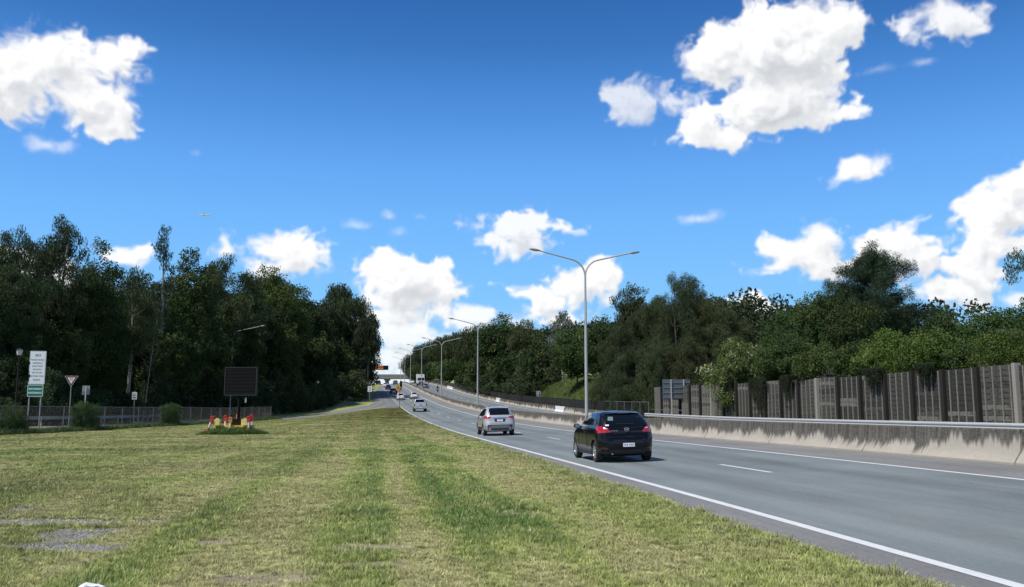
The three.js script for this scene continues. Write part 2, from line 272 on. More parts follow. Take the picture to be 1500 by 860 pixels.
function ribbon(name, u0, u1, d0, d1, step, lift, m, { ulen = 1, vlen = 41, f = null, parent } = {}) {
  const b = new MB(); const n = Math.max(1, Math.round((d1 - d0) / step));
  for (let k = 0; k <= n; k++) { const d = mix(d0, d1, k / n); for (const [q, t] of [[typeof u0 === 'function' ? u0(d) : u0, 0], [typeof u1 === 'function' ? u1(d) : u1, 1]]) { const x = XL(d) + q; b.v(x, (f ?? roadH)(q, d) + lift, -d, t * ulen, d / vlen); } }
  for (let k = 0; k < n; k++) b.quad(2 * k, 2 * k + 1, 2 * k + 3, 2 * k + 2);
  return b.build(name, m, parent);
}
const edgeIn = (d) => -(.28 + .42 * sstep(70, 10, d)) - .34 * (fbm(d * 1.3, 2, 4) - .5);
tag(ribbon('shoulder', edgeIn, 0, -100, 150, .35, 0, M.shoulder, { ulen: .2 }), 'narrow brownish sealed shoulder beside the mown verge', null, null, 'structure');
tag(ribbon('road', 0, 7, -100, 560, 2.5, 0, M.road), 'two-lane blue-grey asphalt motorway carriageway', null, null, 'structure');
tag(ribbon('shoulder', 7, 9.55, -100, 560, 2.5, 0, M.shoulder, { ulen: .64 }), 'sealed shoulder along the concrete median barrier', null, null, 'structure');
tag(ribbon('road', 9.95, 19.6, -100, 560, 2.5, 0, M.opp), 'oncoming asphalt carriageway beyond the median barrier', null, null, 'structure');
const rampH = (q, d) => Math.max(ground(XL(d) + q, d), -1);
(function ramp() {
  const b = new MB(); let n = 0;
  for (let d = 18; d <= 300; d += 2) { const xr = d < 150 ? RAMPR(d) : XL(d), xl = Math.min(RAMPL(d), xr - .02); for (let k = 0; k <= 6; k++) { const x = mix(xl, xr, k / 6), hr = d < 150 ? ground(xr, d) : P(d), hl = mix(ground(xl, d), P(d), sstep(140, 170, d)); b.v(x, mix(hl, hr, k / 6) + .012, -d, k / 6, d / 41); } n++; }
  for (let j = 0; j + 1 < n; j++) for (let k = 0; k < 6; k++) b.quad(j * 7 + k, j * 7 + k + 1, (j + 1) * 7 + k + 1, (j + 1) * 7 + k);
  tag(b.build('ramp_road', M.ramp), 'grey entry ramp curving in from the left behind the fence', null, null, 'structure');
})();
// painted lines
const line = (u, w, d0, d1, label, step = 2) => tag(ribbon('lane_line', typeof u === 'function' ? (d) => u(d) - w / 2 : u - w / 2, typeof u === 'function' ? (d) => u(d) + w / 2 : u + w / 2, d0, d1, step, .005, M.paint, { vlen: 12 }), label, null, null, 'structure');
line(0, .17, -100, 300, 'solid white left edge line of the near carriageway', 1.5);
line(7, .15, -100, 540, 'solid white right edge line before the median barrier');
for (let k = -4; k < 40; k++) { const d = 21.1 + k * 11.8; line(3.5, .12, d, d + 3.1, 'short white lane dash down the middle of the near carriageway', 1.6); }
line(11.2, .13, -60, 500, 'solid white edge line along the oncoming side of the median', 4);
line(18.2, .14, -60, 500, 'solid white outer edge line of the oncoming carriageway', 4);
for (let k = 2; k < 36; k++) { const d = 15 + k * 11.8; line(14.7, .13, d, d + 3.1, 'short white lane dash on the oncoming carriageway', 1.6); }
line((d) => RAMPL(d) - XL(d) + .25, .15, 158, 292, 'white left edge line of the entry ramp');
M.paint.name = 'road_paint';

// ───────────────────────── concrete barriers ─────────────────────────
const barrierTex = texture(2048, 256, (i, j) => {                 // grime streaks run down from the top
  const h = j / 256, x = i / 2048, s = pn(x * 420, 3, 420, 64), s2 = pn(x * 90, 7, 90, 64), s3 = pn(x * 17, 11, 17, 64), n = pn(i / 5, j / 9, 409, 28), run = .35 + .26 * (s - .5) + .34 * (s2 - .5) + .46 * (s3 - .5);
  let g = sstep(run - .05, run + .22, h) * (.82 + .18 * n); g *= .95 + .25 * (s - .5); const a = hash2(i, j), speck = a > .985 ? .25 : 0;
  const dirt = clamp(g, 0, 1), foot = sstep(.09, .0, h) * .45 * n, c = 1 + (n - .5) * .12 + (pn(i / 40, j / 40, 51, 7) - .5) * .12 + (a - .5) * .08;
  const base = [.40 * c, .362 * c, .305 * c]; return base.map((v, k) => mix(mix(v, [.036, .033, .028][k], dirt * .96), [.16, .14, .115][k], foot + speck));
}, true);
M.barrier = new THREE.MeshStandardMaterial({ map: barrierTex, roughness: .92, bumpMap: barrierTex, bumpScale: .006, side: THREE.DoubleSide });
M.white = mat(.74, .74, .73, .7);
const BPROF = [[-.30, 0], [-.30, .07], [-.13, .33], [-.09, .82], [-.07, .845], [.07, .845], [.09, .82], [.13, .33], [.30, .07], [.30, 0]];
function barrierSegment(uc, d0, d1, m, parent, prof, off, name = 'barrier_segment') {
  const b = new MB(), n = prof.length, ends = [];
  const nd = Math.max(1, Math.round((d1 - d0) / 14));
  for (let k = 0; k <= nd; k++) { const d = mix(d0, d1, k / nd), x = XL(d) + uc, t = heading(d), y = roadH(uc, d) - .02, ring = []; for (const [px, py] of prof) ring.push(b.v(x + px * Math.cos(t), y + py * 1.02, -d - px * Math.sin(t) * 0, off + (d - d0) / 27, clamp(py / .845, .01, .985))); ends.push(ring); }
  for (let k = 0; k < nd; k++) for (let q = 0; q + 1 < n; q++) b.quad(ends[k][q], ends[k][q + 1], ends[k + 1][q + 1], ends[k + 1][q]);
  for (const r of [ends[0], ends[nd]]) for (let q = 0; q + 1 < Math.floor(n / 2); q++) b.quad(r[q], r[q + 1], r[n - 2 - q], r[n - 1 - q]);
  return b.build(name, m, parent, .5);
}
{
  const t = thing('median_barrier', 'long concrete median barrier streaked with dark grime beside the near carriageway', 'barrier');
  let d = -25; const R = rng(4); while (d < 205) { barrierSegment(9.75, d, d + 6.585, M.barrier, t, BPROF, R()); d += 6.64; } while (d < 520) { barrierSegment(9.75, d, d + 19.8, M.barrier, t, BPROF, R()); d += 20; }
  const f = thing('roadside_barrier', 'low weathered concrete barrier below the black mesh fence across the motorway', 'barrier'); let q = 88, k = 0; const white = new Set([5, 15, 31, 32, 33]);
  while (q < 420) { barrierSegment(19.75, q, q + 5.48, white.has(k) ? M.white : M.barrier, f, [[-.28, 0], [-.28, .07], [-.12, .3], [-.09, .74], [.09, .74], [.12, 0]], R()); q += 5.53; k++; }
}

// ───────────────────────── guard rails ─────────────────────────
M.galv = mat(.50, .50, .49, .5, .25); M.galvDull = mat(.33, .335, .335, .6, .3); M.darkPost = mat(.045, .040, .035, .9);
const WPROF = [[0, .31], [-.05, .285], [-.08, .25], [-.08, .21], [-.015, .165], [-.015, .145], [-.08, .10], [-.08, .06], [-.05, .025], [0, 0]];
function guardRail(label, path, top, step) {                   // path(d) → [x, y, z]; rail faces −x
  const t = thing('guard_rail', label, 'guard rail'), ds = path.ds; let prev = null;
  for (let k = 0; k + 1 < ds.length; k++) {
    const b = new MB(), r = [];
    for (const d of [ds[k], ds[k + 1]]) { const [x, y, z] = path(d); r.push(WPROF.map(([px, py]) => b.v(x + px, y + top - .31 + py, z))); }
    for (let q = 0; q + 1 < WPROF.length; q++) b.quad(r[0][q], r[0][q + 1], r[1][q + 1], r[1][q]);
    b.build('rail', M.galv, t, .9);
    const [x, y, z] = path(ds[k]); new MB().box(x + .09, y + top / 2 - .1, z, .12, top + .14, .09).build('post', M.galvDull, t);
  }
  return t;
}
{ const p = (d) => [XL(d) + 19.9, roadH(19, d), -d]; p.ds = []; for (let d = 12; d <= 84; d += 4) p.ds.push(d); guardRail('galvanised guard rail running in front of the grey timber noise wall', p, .74); }
M.galvOld = M.galv; M.galv = M.galvDull;
{ const p = (d) => [-43.2, ground(-43.2, d), -d]; p.ds = []; for (let d = 50; d <= 112; d += 4) p.ds.push(d); guardRail('galvanised guard rail seen through the chain-link fence at the left', p, .95); }
M.galv = M.galvOld;

// ───────────────────────── timber noise wall ─────────────────────────
const wood = [0, 1, 2, 3].map((k) => new THREE.MeshStandardMaterial({ roughness: .95, side: THREE.DoubleSide, map: texture(256, 64, (i, j) => { const n = pn(i / 30, j / 2.2, 9, 29), f = pn(i / 6, j / 1.5, 43, 43), st = sstep(.55, .85, pn(i / 12 + k * 9, j / 30 + k, 21, 3)), a = .75 + .45 * n + .25 * (f - .5), g = .120; return [mix(g * a * a, .03, st * .75), mix(.114 * a * a, .029, st * .75), mix(.104 * a * a, .028, st * .75)].map((v) => v * [.26, .62, .42, 1.25][k]); }, true) }));
M.batten = mat(.21, .20, .18, .95); M.postDark = mat(.013, .012, .011, .95); M.postPale = mat(.28, .26, .235, .95);
{
  const t = thing('noise_wall', 'tall weathered grey timber noise wall with dark posts along the right', 'wall'), R = rng(31), wallU = 22.1, W = 2.5;
  const plankG = new THREE.BoxGeometry(W - .22, .231, .045), postG = new THREE.BoxGeometry(.22, 3.34, .30), battG = new THREE.BoxGeometry(.045, 3.14, .05), capG = new THREE.BoxGeometry(W - .2, .05, .07);
  let d = 31.2;
  for (let k = 0; k < 23; k++) {
    const dd = W * Math.cos(heading(d)), dm = d + dd / 2, th = heading(dm), y0 = roadH(19, dm) - .05 + (k % 3 ? 0 : .05), place = (g, m, name, lx, ly, lz) => { const o = part(name, g, m, t); const c = Math.cos(th), s = Math.sin(th); const along = lx, out = lz; o.position.set(XL(dm) + wallU - s * along - c * out, y0 + ly, -dm - c * along + s * out); o.rotation.y = Math.PI / 2 + th; return o; };
    place(postG, k % 7 === 3 ? M.postPale : M.postDark, 'post', -W / 2, 1.62, .06);
    const tone = k > 15 && k % 3 ? 3 : Math.floor(R() * 3.3), hgt = 13;
    for (let r = 0; r < hgt; r++) { const o = place(plankG, wood[(tone + (R() < .35 ? Math.floor(R() * 4) : 0)) % 4], 'plank', 0, .14 + r * .249, (R() - .5) * .018); o.rotation.z = (R() - .5) * .006; }
    for (let q = 0; q < 4; q++) place(battG, M.batten, 'batten', -W / 2 + (q + .75) / 4.5 * W, 1.66, .055 + R() * .006);
    d += dd;
  }
}

// ───────────────────────── street lights on the median ─────────────────────────
M.pole = mat(.46, .46, .45, .5, .2); M.lampHead = mat(.30, .30, .30, .5, .3); M.lens = mat(.62, .62, .58, .3);
function lampHeadGeo(b) { b.geo(new THREE.SphereGeometry(1, 10, 7).scale(.46, .09, .17)); return b; }
function streetLight(x, y, z, ry, h, reach, arms, label, group, r = .085, name = 'street_light', mp = M.pole) {
  const t = thing(name, label, 'street light', group, [x, y, z]); t.rotation.y = ry;
  new MB().tube([V3(0, 0, 0), V3(0, 1.2, 0), V3(0, h * .6, 0), V3(0, h, 0)], [r * 1.25, r * 1.2, r, r * .72], 10).build('mast', mp, t, .6);
  new MB().box(0, .02, 0, .45, .04, .45).build('base_plate', M.galvDull, t);
  for (const s of arms) {
    const pts = []; for (let k = 0; k <= 12; k++) { const q = k / 12, a = q * 1.22; const bx = Math.min(1, q / .45), X = q < .45 ? 1.25 * (1 - Math.cos(bx * 1.25)) : 1.25 * (1 - Math.cos(1.25)) + (q - .45) / .55 * (reach - 1.25 * (1 - Math.cos(1.25))), Y = q < .45 ? 1.3 * Math.sin(bx * 1.25) : 1.3 * Math.sin(1.25) + (q - .45) / .55 * .62; pts.push(V3(s * X, h - .15 + Y, 0)); }
    new MB().tube(pts, pts.map((_, k) => r * .72 - k * .0018), 7).build('arm', mp, t, .8);
    const e = pts[12], head = lampHeadGeo(new MB()).build('lamp_head', M.lampHead, t); head.position.set(e.x + s * .34, e.y + .06, 0); head.rotation.z = s * .14;
    const l = new MB().geo(new THREE.SphereGeometry(1, 8, 5, 0, 7, Math.PI / 2, Math.PI / 2).scale(.26, .1, .13)).build('lens', M.lens, head); l.position.y = -.02;
  }
  return t;
}
['tall double-armed street light nearest the viewer, behind the black hatchback', 'double-armed street light left of the silver four-wheel drive, second along the median', 'third double-armed street light along the median, above the oncoming lanes', 'fourth double-armed street light along the median, in front of the white truck', 'fifth double-armed street light along the median', 'sixth double-armed street light along the median', 'seventh and farthest double-armed street light on the median'].forEach((label, k) => {
  const d = 65 + k * 61; streetLight(XL(d) + 9.75, roadH(9.75, d), -d, heading(d), 11.2, 3.45, [-1, 1], label, 'street lights on the median', .1);
});
streetLight(-42.6, ground(-42.6, 135), -135, -.25, 12.0, 4.6, [1], 'single-armed grey street light reaching out of the left trees', null, .075);
{ // lantern post at the far left
  const d = 74, x = -41.1, t = thing('lantern_post', 'dark lantern post with a pale square lantern at the far left', 'lamp post', null, [x, ground(x, d), -d]);
  new MB().tube([V3(0, 0, 0), V3(0, .9, 0), V3(0, 6.0, 0)], [.13, .09, .06], 8).build('mast', M.postDark, t, .6);
  new MB().geo(new THREE.CylinderGeometry(.26, .17, .42, 6)).build('lantern', mat(.6, .6, .58, .4), t).position.y = 6.25;
  new MB().geo(new THREE.ConeGeometry(.32, .16, 6)).build('lantern_cap', M.postDark, t).position.y = 6.55;
}

// ───────────────────────── signs ─────────────────────────
M.back = mat(.17, .19, .21, .5, .5); M.black = new THREE.MeshPhysicalMaterial({ color: RGB(.008, .009, .009), roughness: .9, specularIntensity: .25, side: THREE.DoubleSide }); M.signFrame = mat(.3, .31, .32, .5, .5);
const FONT = 'bold {}px sans-serif';
function textLines(g, rows, x, w) { for (const [txt, y, size, sp] of rows) { g.font = FONT.replace('{}', size); g.textAlign = 'center'; g.textBaseline = 'middle'; g.fillText(txt, x, y, w); } }
const rr = (g, x, y, w, h, r) => { g.beginPath(); g.moveTo(x + r, y); g.arcTo(x + w, y, x + w, y + h, r); g.arcTo(x + w, y + h, x, y + h, r); g.arcTo(x, y + h, x, y, r); g.arcTo(x, y, x + w, y, r); g.closePath(); };
function panel(w, h, th, tex, parent, name, [x, y, z], faceM) {   // flat sheet sign with a printed face towards +z
  const s = new THREE.Shape(), r = Math.min(w, h) * .05; s.moveTo(-w / 2 + r, -h / 2); s.lineTo(w / 2 - r, -h / 2); s.quadraticCurveTo(w / 2, -h / 2, w / 2, -h / 2 + r); s.lineTo(w / 2, h / 2 - r); s.quadraticCurveTo(w / 2, h / 2, w / 2 - r, h / 2); s.lineTo(-w / 2 + r, h / 2); s.quadraticCurveTo(-w / 2, h / 2, -w / 2, h / 2 - r); s.lineTo(-w / 2, -h / 2 + r); s.quadraticCurveTo(-w / 2, -h / 2, -w / 2 + r, -h / 2);
  const o = part(name, new THREE.ExtrudeGeometry(s, { depth: th, bevelEnabled: false }), M.back, parent); o.position.set(x, y, z);
  const fg = new THREE.ShapeGeometry(s); const P0 = fg.attributes.position, U0 = fg.attributes.uv; for (let k = 0; k < P0.count; k++) U0.setXY(k, P0.getX(k) / w + .5, P0.getY(k) / h + .5);
  const f = part('sign_face', fg, faceM ?? new THREE.MeshStandardMaterial({ map: tex, roughness: .45, side: THREE.DoubleSide }), o); f.position.z = th + .004; return o;
}
function post(x0, y0, y1, z, r, parent, m = M.galvDull) { return new MB().tube([V3(x0, y0, z), V3(x0, y1, z)], r, 8).build('post', m, parent, .6); }
{ // motorway notice
  const d = 70, x = -37.4, t = thing('motorway_notice', 'white NO PEDESTRIANS notice above a green MOTORWAY ENTRANCE board, left', 'sign', null, [x, ground(x, d) - .05, -d]); t.rotation.y = .22;
  for (const s of [-.42, .42]) post(s, 0, 6.15, 0, .05, t);
  panel(1.18, 2.62, .02, canvasTex(512, 1136, (g, w, h) => {
    g.fillStyle = '#e9eaec'; g.fillRect(0, 0, w, h); g.strokeStyle = '#333'; g.lineWidth = 7; rr(g, 12, 12, w - 24, h - 24, 26); g.stroke(); g.fillStyle = '#26282b';
    textLines(g, [['NO', 150, 118], ['PEDESTRIANS', 305, 68], ['ANIMALS', 415, 68], ['TRACTORS', 520, 68], ['MOPEDS', 630, 68], ['BICYCLES', 740, 68], ['BEYOND THIS', 860, 70], ['POINT', 985, 76]], w / 2, 430);
    g.fillStyle = '#15191a'; for (const [a, b, c, e] of [[0, 430, 26, 110], [0, 880, 46, 200], [4, 720, 18, 90], [0, 1010, 30, 100]]) { g.beginPath(); g.ellipse(a, b, c, e / 2, .2, 0, 7); g.fill(); }
  }), t, 'notice_board', [.04, 4.86, .06]);
  panel(1.15, .92, .02, canvasTex(512, 410, (g, w, h) => { g.fillStyle = '#0d6b56'; g.fillRect(0, 0, w, h); g.strokeStyle = '#e8f2ee'; g.lineWidth = 14; rr(g, 12, 12, w - 24, h - 24, 30); g.stroke(); g.fillStyle = '#eef6f3'; textLines(g, [['MOTORWAY', 140, 92], ['ENTRANCE', 275, 92]], w / 2, 440); }), t, 'entrance_board', [0, 3.05, .06]);
}
{ // give way
  const d = 76, x = -37.6, t = thing('give_way_sign', 'red-bordered triangular GIVE WAY sign on a post left of centre', 'sign', null, [x, ground(x, d) - .05, -d]); t.rotation.y = .2;
  post(0, 0, 4.45, -.02, .035, t);
  const tri = (r) => { const s = new THREE.Shape(); for (let k = 0; k < 3; k++) { const a = -Math.PI / 2 + k * 2.0944; k ? s.lineTo(Math.cos(a) * r, Math.sin(a) * r) : s.moveTo(Math.cos(a) * r, Math.sin(a) * r); } s.closePath(); return s; };
  const o = part('sign_plate', new THREE.ExtrudeGeometry(tri(.62), { depth: .02, bevelEnabled: false }), M.back, t); o.position.set(0, 4.1, .03);
  const g = new THREE.ShapeGeometry(tri(.615)), Pg = g.attributes.position, Ug = g.attributes.uv; for (let k = 0; k < 3; k++) Ug.setXY(k, Pg.getX(k) / 1.3 + .5, Pg.getY(k) / 1.3 + .5);
  part('sign_face', g, new THREE.MeshStandardMaterial({ roughness: .45, side: THREE.DoubleSide, map: canvasTex(256, 256, (c, w, h) => { c.fillStyle = '#efe9e6'; c.fillRect(0, 0, w, h); const T = (r, f) => { c.fillStyle = f; c.beginPath(); for (let k = 0; k < 3; k++) { const a = Math.PI / 2 - k * 2.0944; const q = [128 + Math.cos(a) * r, 128 + Math.sin(a) * r]; k ? c.lineTo(...q) : c.moveTo(...q); } c.closePath(); c.fill(); }; T(114, '#5c1016'); T(72, '#ece6e2'); c.fillStyle = '#221a1a'; textLines(c, [['GIVE', 108, 26], ['WAY', 134, 26]], 128, 70); }) }), o).position.z = .025;
}
function backSign(name, label, x, d, w, h, y0, posts, ribs, m = M.back, ry = 0) {     // seen from behind: sheet, ribs, posts
  const t = thing(name, label, 'sign', null, [x, ground(x, d) - .05, -d]); t.rotation.y = ry;
  new MB().box(0, y0 + h / 2, 0, w, h, .025).build('sign_sheet', m, t);
  for (let k = 0; k < ribs; k++) new MB().box(0, y0 + h * (k + .35) / ribs, .04, w * .98, .05, .04).build('rib', M.signFrame, t);
  for (const p of posts) new MB().box(p * w, (y0 + h) / 2, .1, .09, y0 + h, .07).build('post', M.galv, t);
  return t;
}
backSign('direction_sign', 'back of a grey ribbed road sign standing before the noise wall', 14.75, 80, 2.55, 1.8, 2.05, [-.2, .26], 4, M.back, .12);
backSign('direction_sign', 'back of a large dark road sign among the trees far right of the truck', XL(232) + 23.2, 232, 3.6, 3.4, 2.4, [-.42, .42], 4, M.back, .1);
backSign('direction_sign', 'back of a wide pale-framed road sign above the black mesh fence', XL(152) + 21.6, 152, 2.4, .9, 1.6, [-.45, .0, .45], 2, M.back, .1);
backSign('small_sign', 'small grey plate behind the give way sign, seen from the back', -37.5, 78.5, .62, .78, 2.9, [.0], 1, mat(.30, .31, .30, .6, .3), .25);
backSign('service_cabinet_sign', 'small pale grey panel above the black mesh fence right of the wide sign', XL(146) + 22.2, 146, .75, 1.0, 1.1, [0], 1, mat(.34, .36, .37, .6, .2), .1);
{ const d = 96, x = -40.6, t = thing('small_sign', 'small white striped sign low in the dark trees behind the fence', 'sign', null, [x, ground(x, d) - .05, -d]); post(0, 0, 3.6, -.03, .035, t); panel(.52, .8, .015, canvasTex(128, 192, (g, w, h) => { g.fillStyle = '#c9ccc9'; g.fillRect(0, 0, w, h); g.fillStyle = '#3a3f3c'; for (const y of [40, 84, 128]) g.fillRect(18, y, w - 36, 20); }), t, 'sign_plate', [0, 3.05, 0]); }
{ const d = 180, x = -28.7, t = thing('small_sign', 'white plate with a black curved arrow beside the ramp edge line', 'sign', null, [x, ground(x, d) - .05, -d]); post(0, 0, 3.2, -.03, .04, t); panel(.85, 1.1, .015, canvasTex(128, 160, (g, w, h) => { g.fillStyle = '#dfe2e2'; g.fillRect(0, 0, w, h); g.strokeStyle = '#17191a'; g.lineWidth = 14; g.beginPath(); g.arc(62, 62, 26, Math.PI, Math.PI * 2.2); g.lineTo(50, 124); g.lineTo(94, 124); g.stroke(); }), t, 'sign_plate', [0, 2.75, 0]); }
{ // gore hazard sign
  const d = 147.5, x = XL(147.5) - .45, t = thing('hazard_sign', 'yellow diamond hazard sign on a thin post at the grass tip', 'sign', null, [x, ground(x, d) - .05, -d]);
  post(0, 0, 4.3, 0, .04, t, M.darkPost);
  const o = new MB().box(0, 0, .05, .78, .78, .02).build('warning_plate', new THREE.MeshStandardMaterial({ color: RGB(.62, .36, .03), roughness: .5 }), t); o.rotation.z = Math.PI / 4; o.position.set(-.28, 3.35, 0); o.name = 'warning_plate';
  const s = new MB().box(.12, .05, .066, .1, .62, .008).box(-.1, -.05, .066, .1, .5, .008).build('symbol', M.black, o); s.rotation.z = -.3;
  new MB().box(.18, 3.95, .02, .36, 1.1, .03).build('backing_panel', M.black, t);
  new MB().box(.18, 3.15, .05, .3, .42, .02).build('red_plate', mat(.42, .05, .02, .5), t);
}
// ───────────────────────── amber message sign, bridge ─────────────────────────
{ const d = 296, x = XL(d) - 5.6, y = ground(x, d), t = thing('message_sign', 'dark overhead message sign with amber lit text before the bridge', 'sign', null, [x, y, -d]), top = 60.5 * d / 1300 + 1.55 - y, w = 5.6;
  new MB().tube([V3(0, 0, 0), V3(0, top + .9, 0)], .22, 10).build('mast', M.galvDull, t, .6); new MB().box(3.4, top, -.25, 7.2, .3, .25).build('arm', M.galvDull, t);
  new MB().box(4.6, top, 0, w, 1.45, .3).build('housing', M.black, t, .5);
  const em = new THREE.MeshStandardMaterial({ color: RGB(.05, .02, .0), emissive: RGB(1.0, .26, .03), emissiveIntensity: .9, roughness: .6 });
  const R = rng(8), rows = new MB(); for (const r of [.28, -.28]) { let q = -1.3; while (q < 1.35) { const lw = .22; for (let c = 0; c < 3; c++) for (let s = 0; s < 4; s++) if (R() < .72) rows.box(4.4 + q + c * .085, top + r + (s - 1.5) * .11, .165, .075, .085, .02); q += lw + .12; } }
  rows.build('lit_text', em, t);
}
{ const d = 620, y = P(d), t = thing('road_bridge', 'dark concrete road bridge crossing the motorway in the far distance', 'bridge', null, [-86, y, -d]), yb = 44.2 * d / 1300 + 1.55 - y; const c = mat(.22, .205, .20, .95), pz = mat(.24, .23, .22, .95);
  new MB().box(8, yb + .9, 0, 200, 1.8, 11).build('deck', c, t, .5); new MB().box(8, yb + 2.4, 5.4, 200, 1.15, .3).build('parapet', mat(.22, .205, .20, .9), t); new MB().box(8, yb + 2.4, -5.4, 200, 1.15, .3).build('parapet', mat(.22, .205, .20, .9), t);
  for (const x of [-34, -1, 32]) { new MB().box(x, yb / 2 - 1, 0, 1.7, yb + 2, 8).build('pier', pz, t, .5); new MB().box(x, yb - .5, 0, 3.2, .996, 10).build('pier_cap', pz, t, .5); }
  for (const [x, s] of [[-18, 1], [-9, .7], [20, .8]]) { const rr2 = thing('distant_vehicle', x === -18 ? 'tiny pale vehicle on the bridge above the ramp' : x === -9 ? 'tiny grey vehicle near the middle of the bridge' : 'tiny pale vehicle at the right on the bridge', 'vehicle', null, [-86 + x, y + yb + 1.8, -d + 2]); new MB().box(0, .75, 0, 4.4 * s, .8, 1.8).build('body', mat(.5, .5, .5, .4), rr2, .5); new MB().box(-.2, 1.45, 0, 2.6 * s, .62, 1.6).build('cabin', M.black, rr2, .5); for (const q of [-1.35, 1.35]) new MB().geo(new THREE.CylinderGeometry(.33, .33, 1.84, 10).rotateX(Math.PI / 2)).build('wheel', M.black, rr2).position.set(q * s, .33, 0); }
}

// ───────────────────────── fences ─────────────────────────
M.meshWire = mat(.11, .115, .115, .6, .2); M.fencePost = mat(.17, .175, .175, .6, .2); M.blackMesh = mat(.012, .012, .014, .85);
function chainLink(name, label, A, B, h, spacing, wire, cell, mPost, mWire, yAt) {
  const t = thing(name, label, 'fence', null), L = Math.hypot(B[0] - A[0], B[1] - A[1]), n = Math.round(L / spacing), pt = (s) => [mix(A[0], B[0], s), mix(A[1], B[1], s)], Y = (s) => { const [x, d] = pt(s); return yAt(x, d); };
  for (let k = 0; k <= n; k++) { const s = k / n, [x, d] = pt(s), y = Y(s); new MB().tube([V3(x, y - .1, -d), V3(x, y + h + .02, -d)], .032, 7).build('post', mPost, t, .6); }
  const pts = [], lo = []; for (let k = 0; k <= n; k++) { const s = k / n, [x, d] = pt(s); pts.push(V3(x, Y(s) + h - .03, -d)); lo.push(V3(x, Y(s) + .12, -d)); }
  new MB().tube(pts, .021, 6).build('top_rail', mPost, t); new MB().tube(lo, .008, 4).build('bottom_wire', mWire, t);
  for (let k = 0; k < n; k++) {
    const b = new MB(), s0 = k / n, s1 = (k + 1) / n, len = L / n, hh = h - .12, dx = (B[0] - A[0]) / L, dz = -(B[1] - A[1]) / L, ox = -dz * wire, oz = dx * wire;
    const at = (a, v, q) => { const s = s0 + a / len / n, [x, d] = pt(s), y = Y(s) + .1 + v; return b.v(x + ox * q, y, -d + oz * q); };
    for (const dir of [1, -1]) for (let c = -hh; c < len; c += cell) {
      let a0 = Math.max(0, c), a1 = Math.min(len, c + hh); if (a1 - a0 < .02) continue; const v0 = a0 - c, v1 = a1 - c; const y0 = dir > 0 ? v0 : hh - v0, y1 = dir > 0 ? v1 : hh - v1;
      const w = wire, p = [at(a0, y0 + w, 1), at(a1, y1 + w, 1), at(a1, y1 - w, 1), at(a0, y0 - w, 1), at(a0, y0, -1), at(a1, y1, -1)]; b.quad(p[0], p[1], p[2], p[3]); b.quad(p[0], p[4], p[5], p[1]); b.quad(p[3], p[2], p[5], p[4]);
    }
    b.build('mesh_panel', mWire, t);
  }
  return t;
}
chainLink('chain_link_fence', 'grey chain-link fence along the far left edge of the mown grass', [-31.0, 46], [-33.4, 124], 1.78, 3.4, .0016, .095, M.fencePost, M.meshWire, ground);
{ // dark mesh fence over the roadside barrier, far side
  const t = thing('mesh_fence', 'long black mesh fence above the low concrete barrier across the motorway', 'fence'); const uF = 20.25;
  for (let d = 84; d < 400; d += d < 150 ? 2.6 : 8) {
    const e = d + (d < 150 ? 2.6 : 8), y0 = roadH(19, d), y1 = roadH(19, e), x0 = XL(d) + uF, x1 = XL(e) + uF, h = 1.75, open = d < 97;
    new MB().tube([V3(x0, y0 - .1, -d), V3(x0, y0 + h + .03, -d)], .035, 6).build('post', open ? M.fencePost : M.blackMesh, t, .6);
    new MB().tube([V3(x0, y0 + h, -d), V3(x1, y1 + h, -e)], .022, 5).build('top_rail', open ? M.fencePost : M.blackMesh, t);
    const b = new MB(), w = .011, st = open ? .085 : .034; for (let q = 0; q < 1; q += st / (e - d)) { const x = mix(x0, x1, q), y = mix(y0, y1, q), z = -mix(d, e, q), q2 = (open ? w : .015) / (e - d), xb = mix(x0, x1, q + q2 * 2), zb = -mix(d, e, q + q2 * 2); b.quad(b.v(x, y, z), b.v(xb, y, zb), b.v(xb, y + h, zb), b.v(x, y + h, z)); }
    for (let v = .1; v < h; v += open ? .16 : .07) b.quad(b.v(x0, y0 + v, -d), b.v(x1, y1 + v, -e), b.v(x1, y1 + v + .014, -e), b.v(x0, y0 + v + .014, -d));
    b.build('mesh_panel', M.blackMesh, t);
  }
}
{ const t = thing('pipe_rail', 'low thin pipe rail between the mesh fence and the noise wall', 'rail'); for (let d = 76; d < 85; d += 3) { const e = Math.min(d + 3, 84.5), A = V3(XL(d) + 20.6, roadH(19, d), -d), B = V3(XL(e) + 20.6, roadH(19, e), -e); new MB().tube([A.clone().setY(A.y - .1), A.clone().setY(A.y + 1.1)], .035, 6).build('post', M.fencePost, t); for (const h of [.6, 1.08]) new MB().tube([A.clone().setY(A.y + h), B.clone().setY(B.y + h)], .025, 6).build('rail', M.fencePost, t); } }

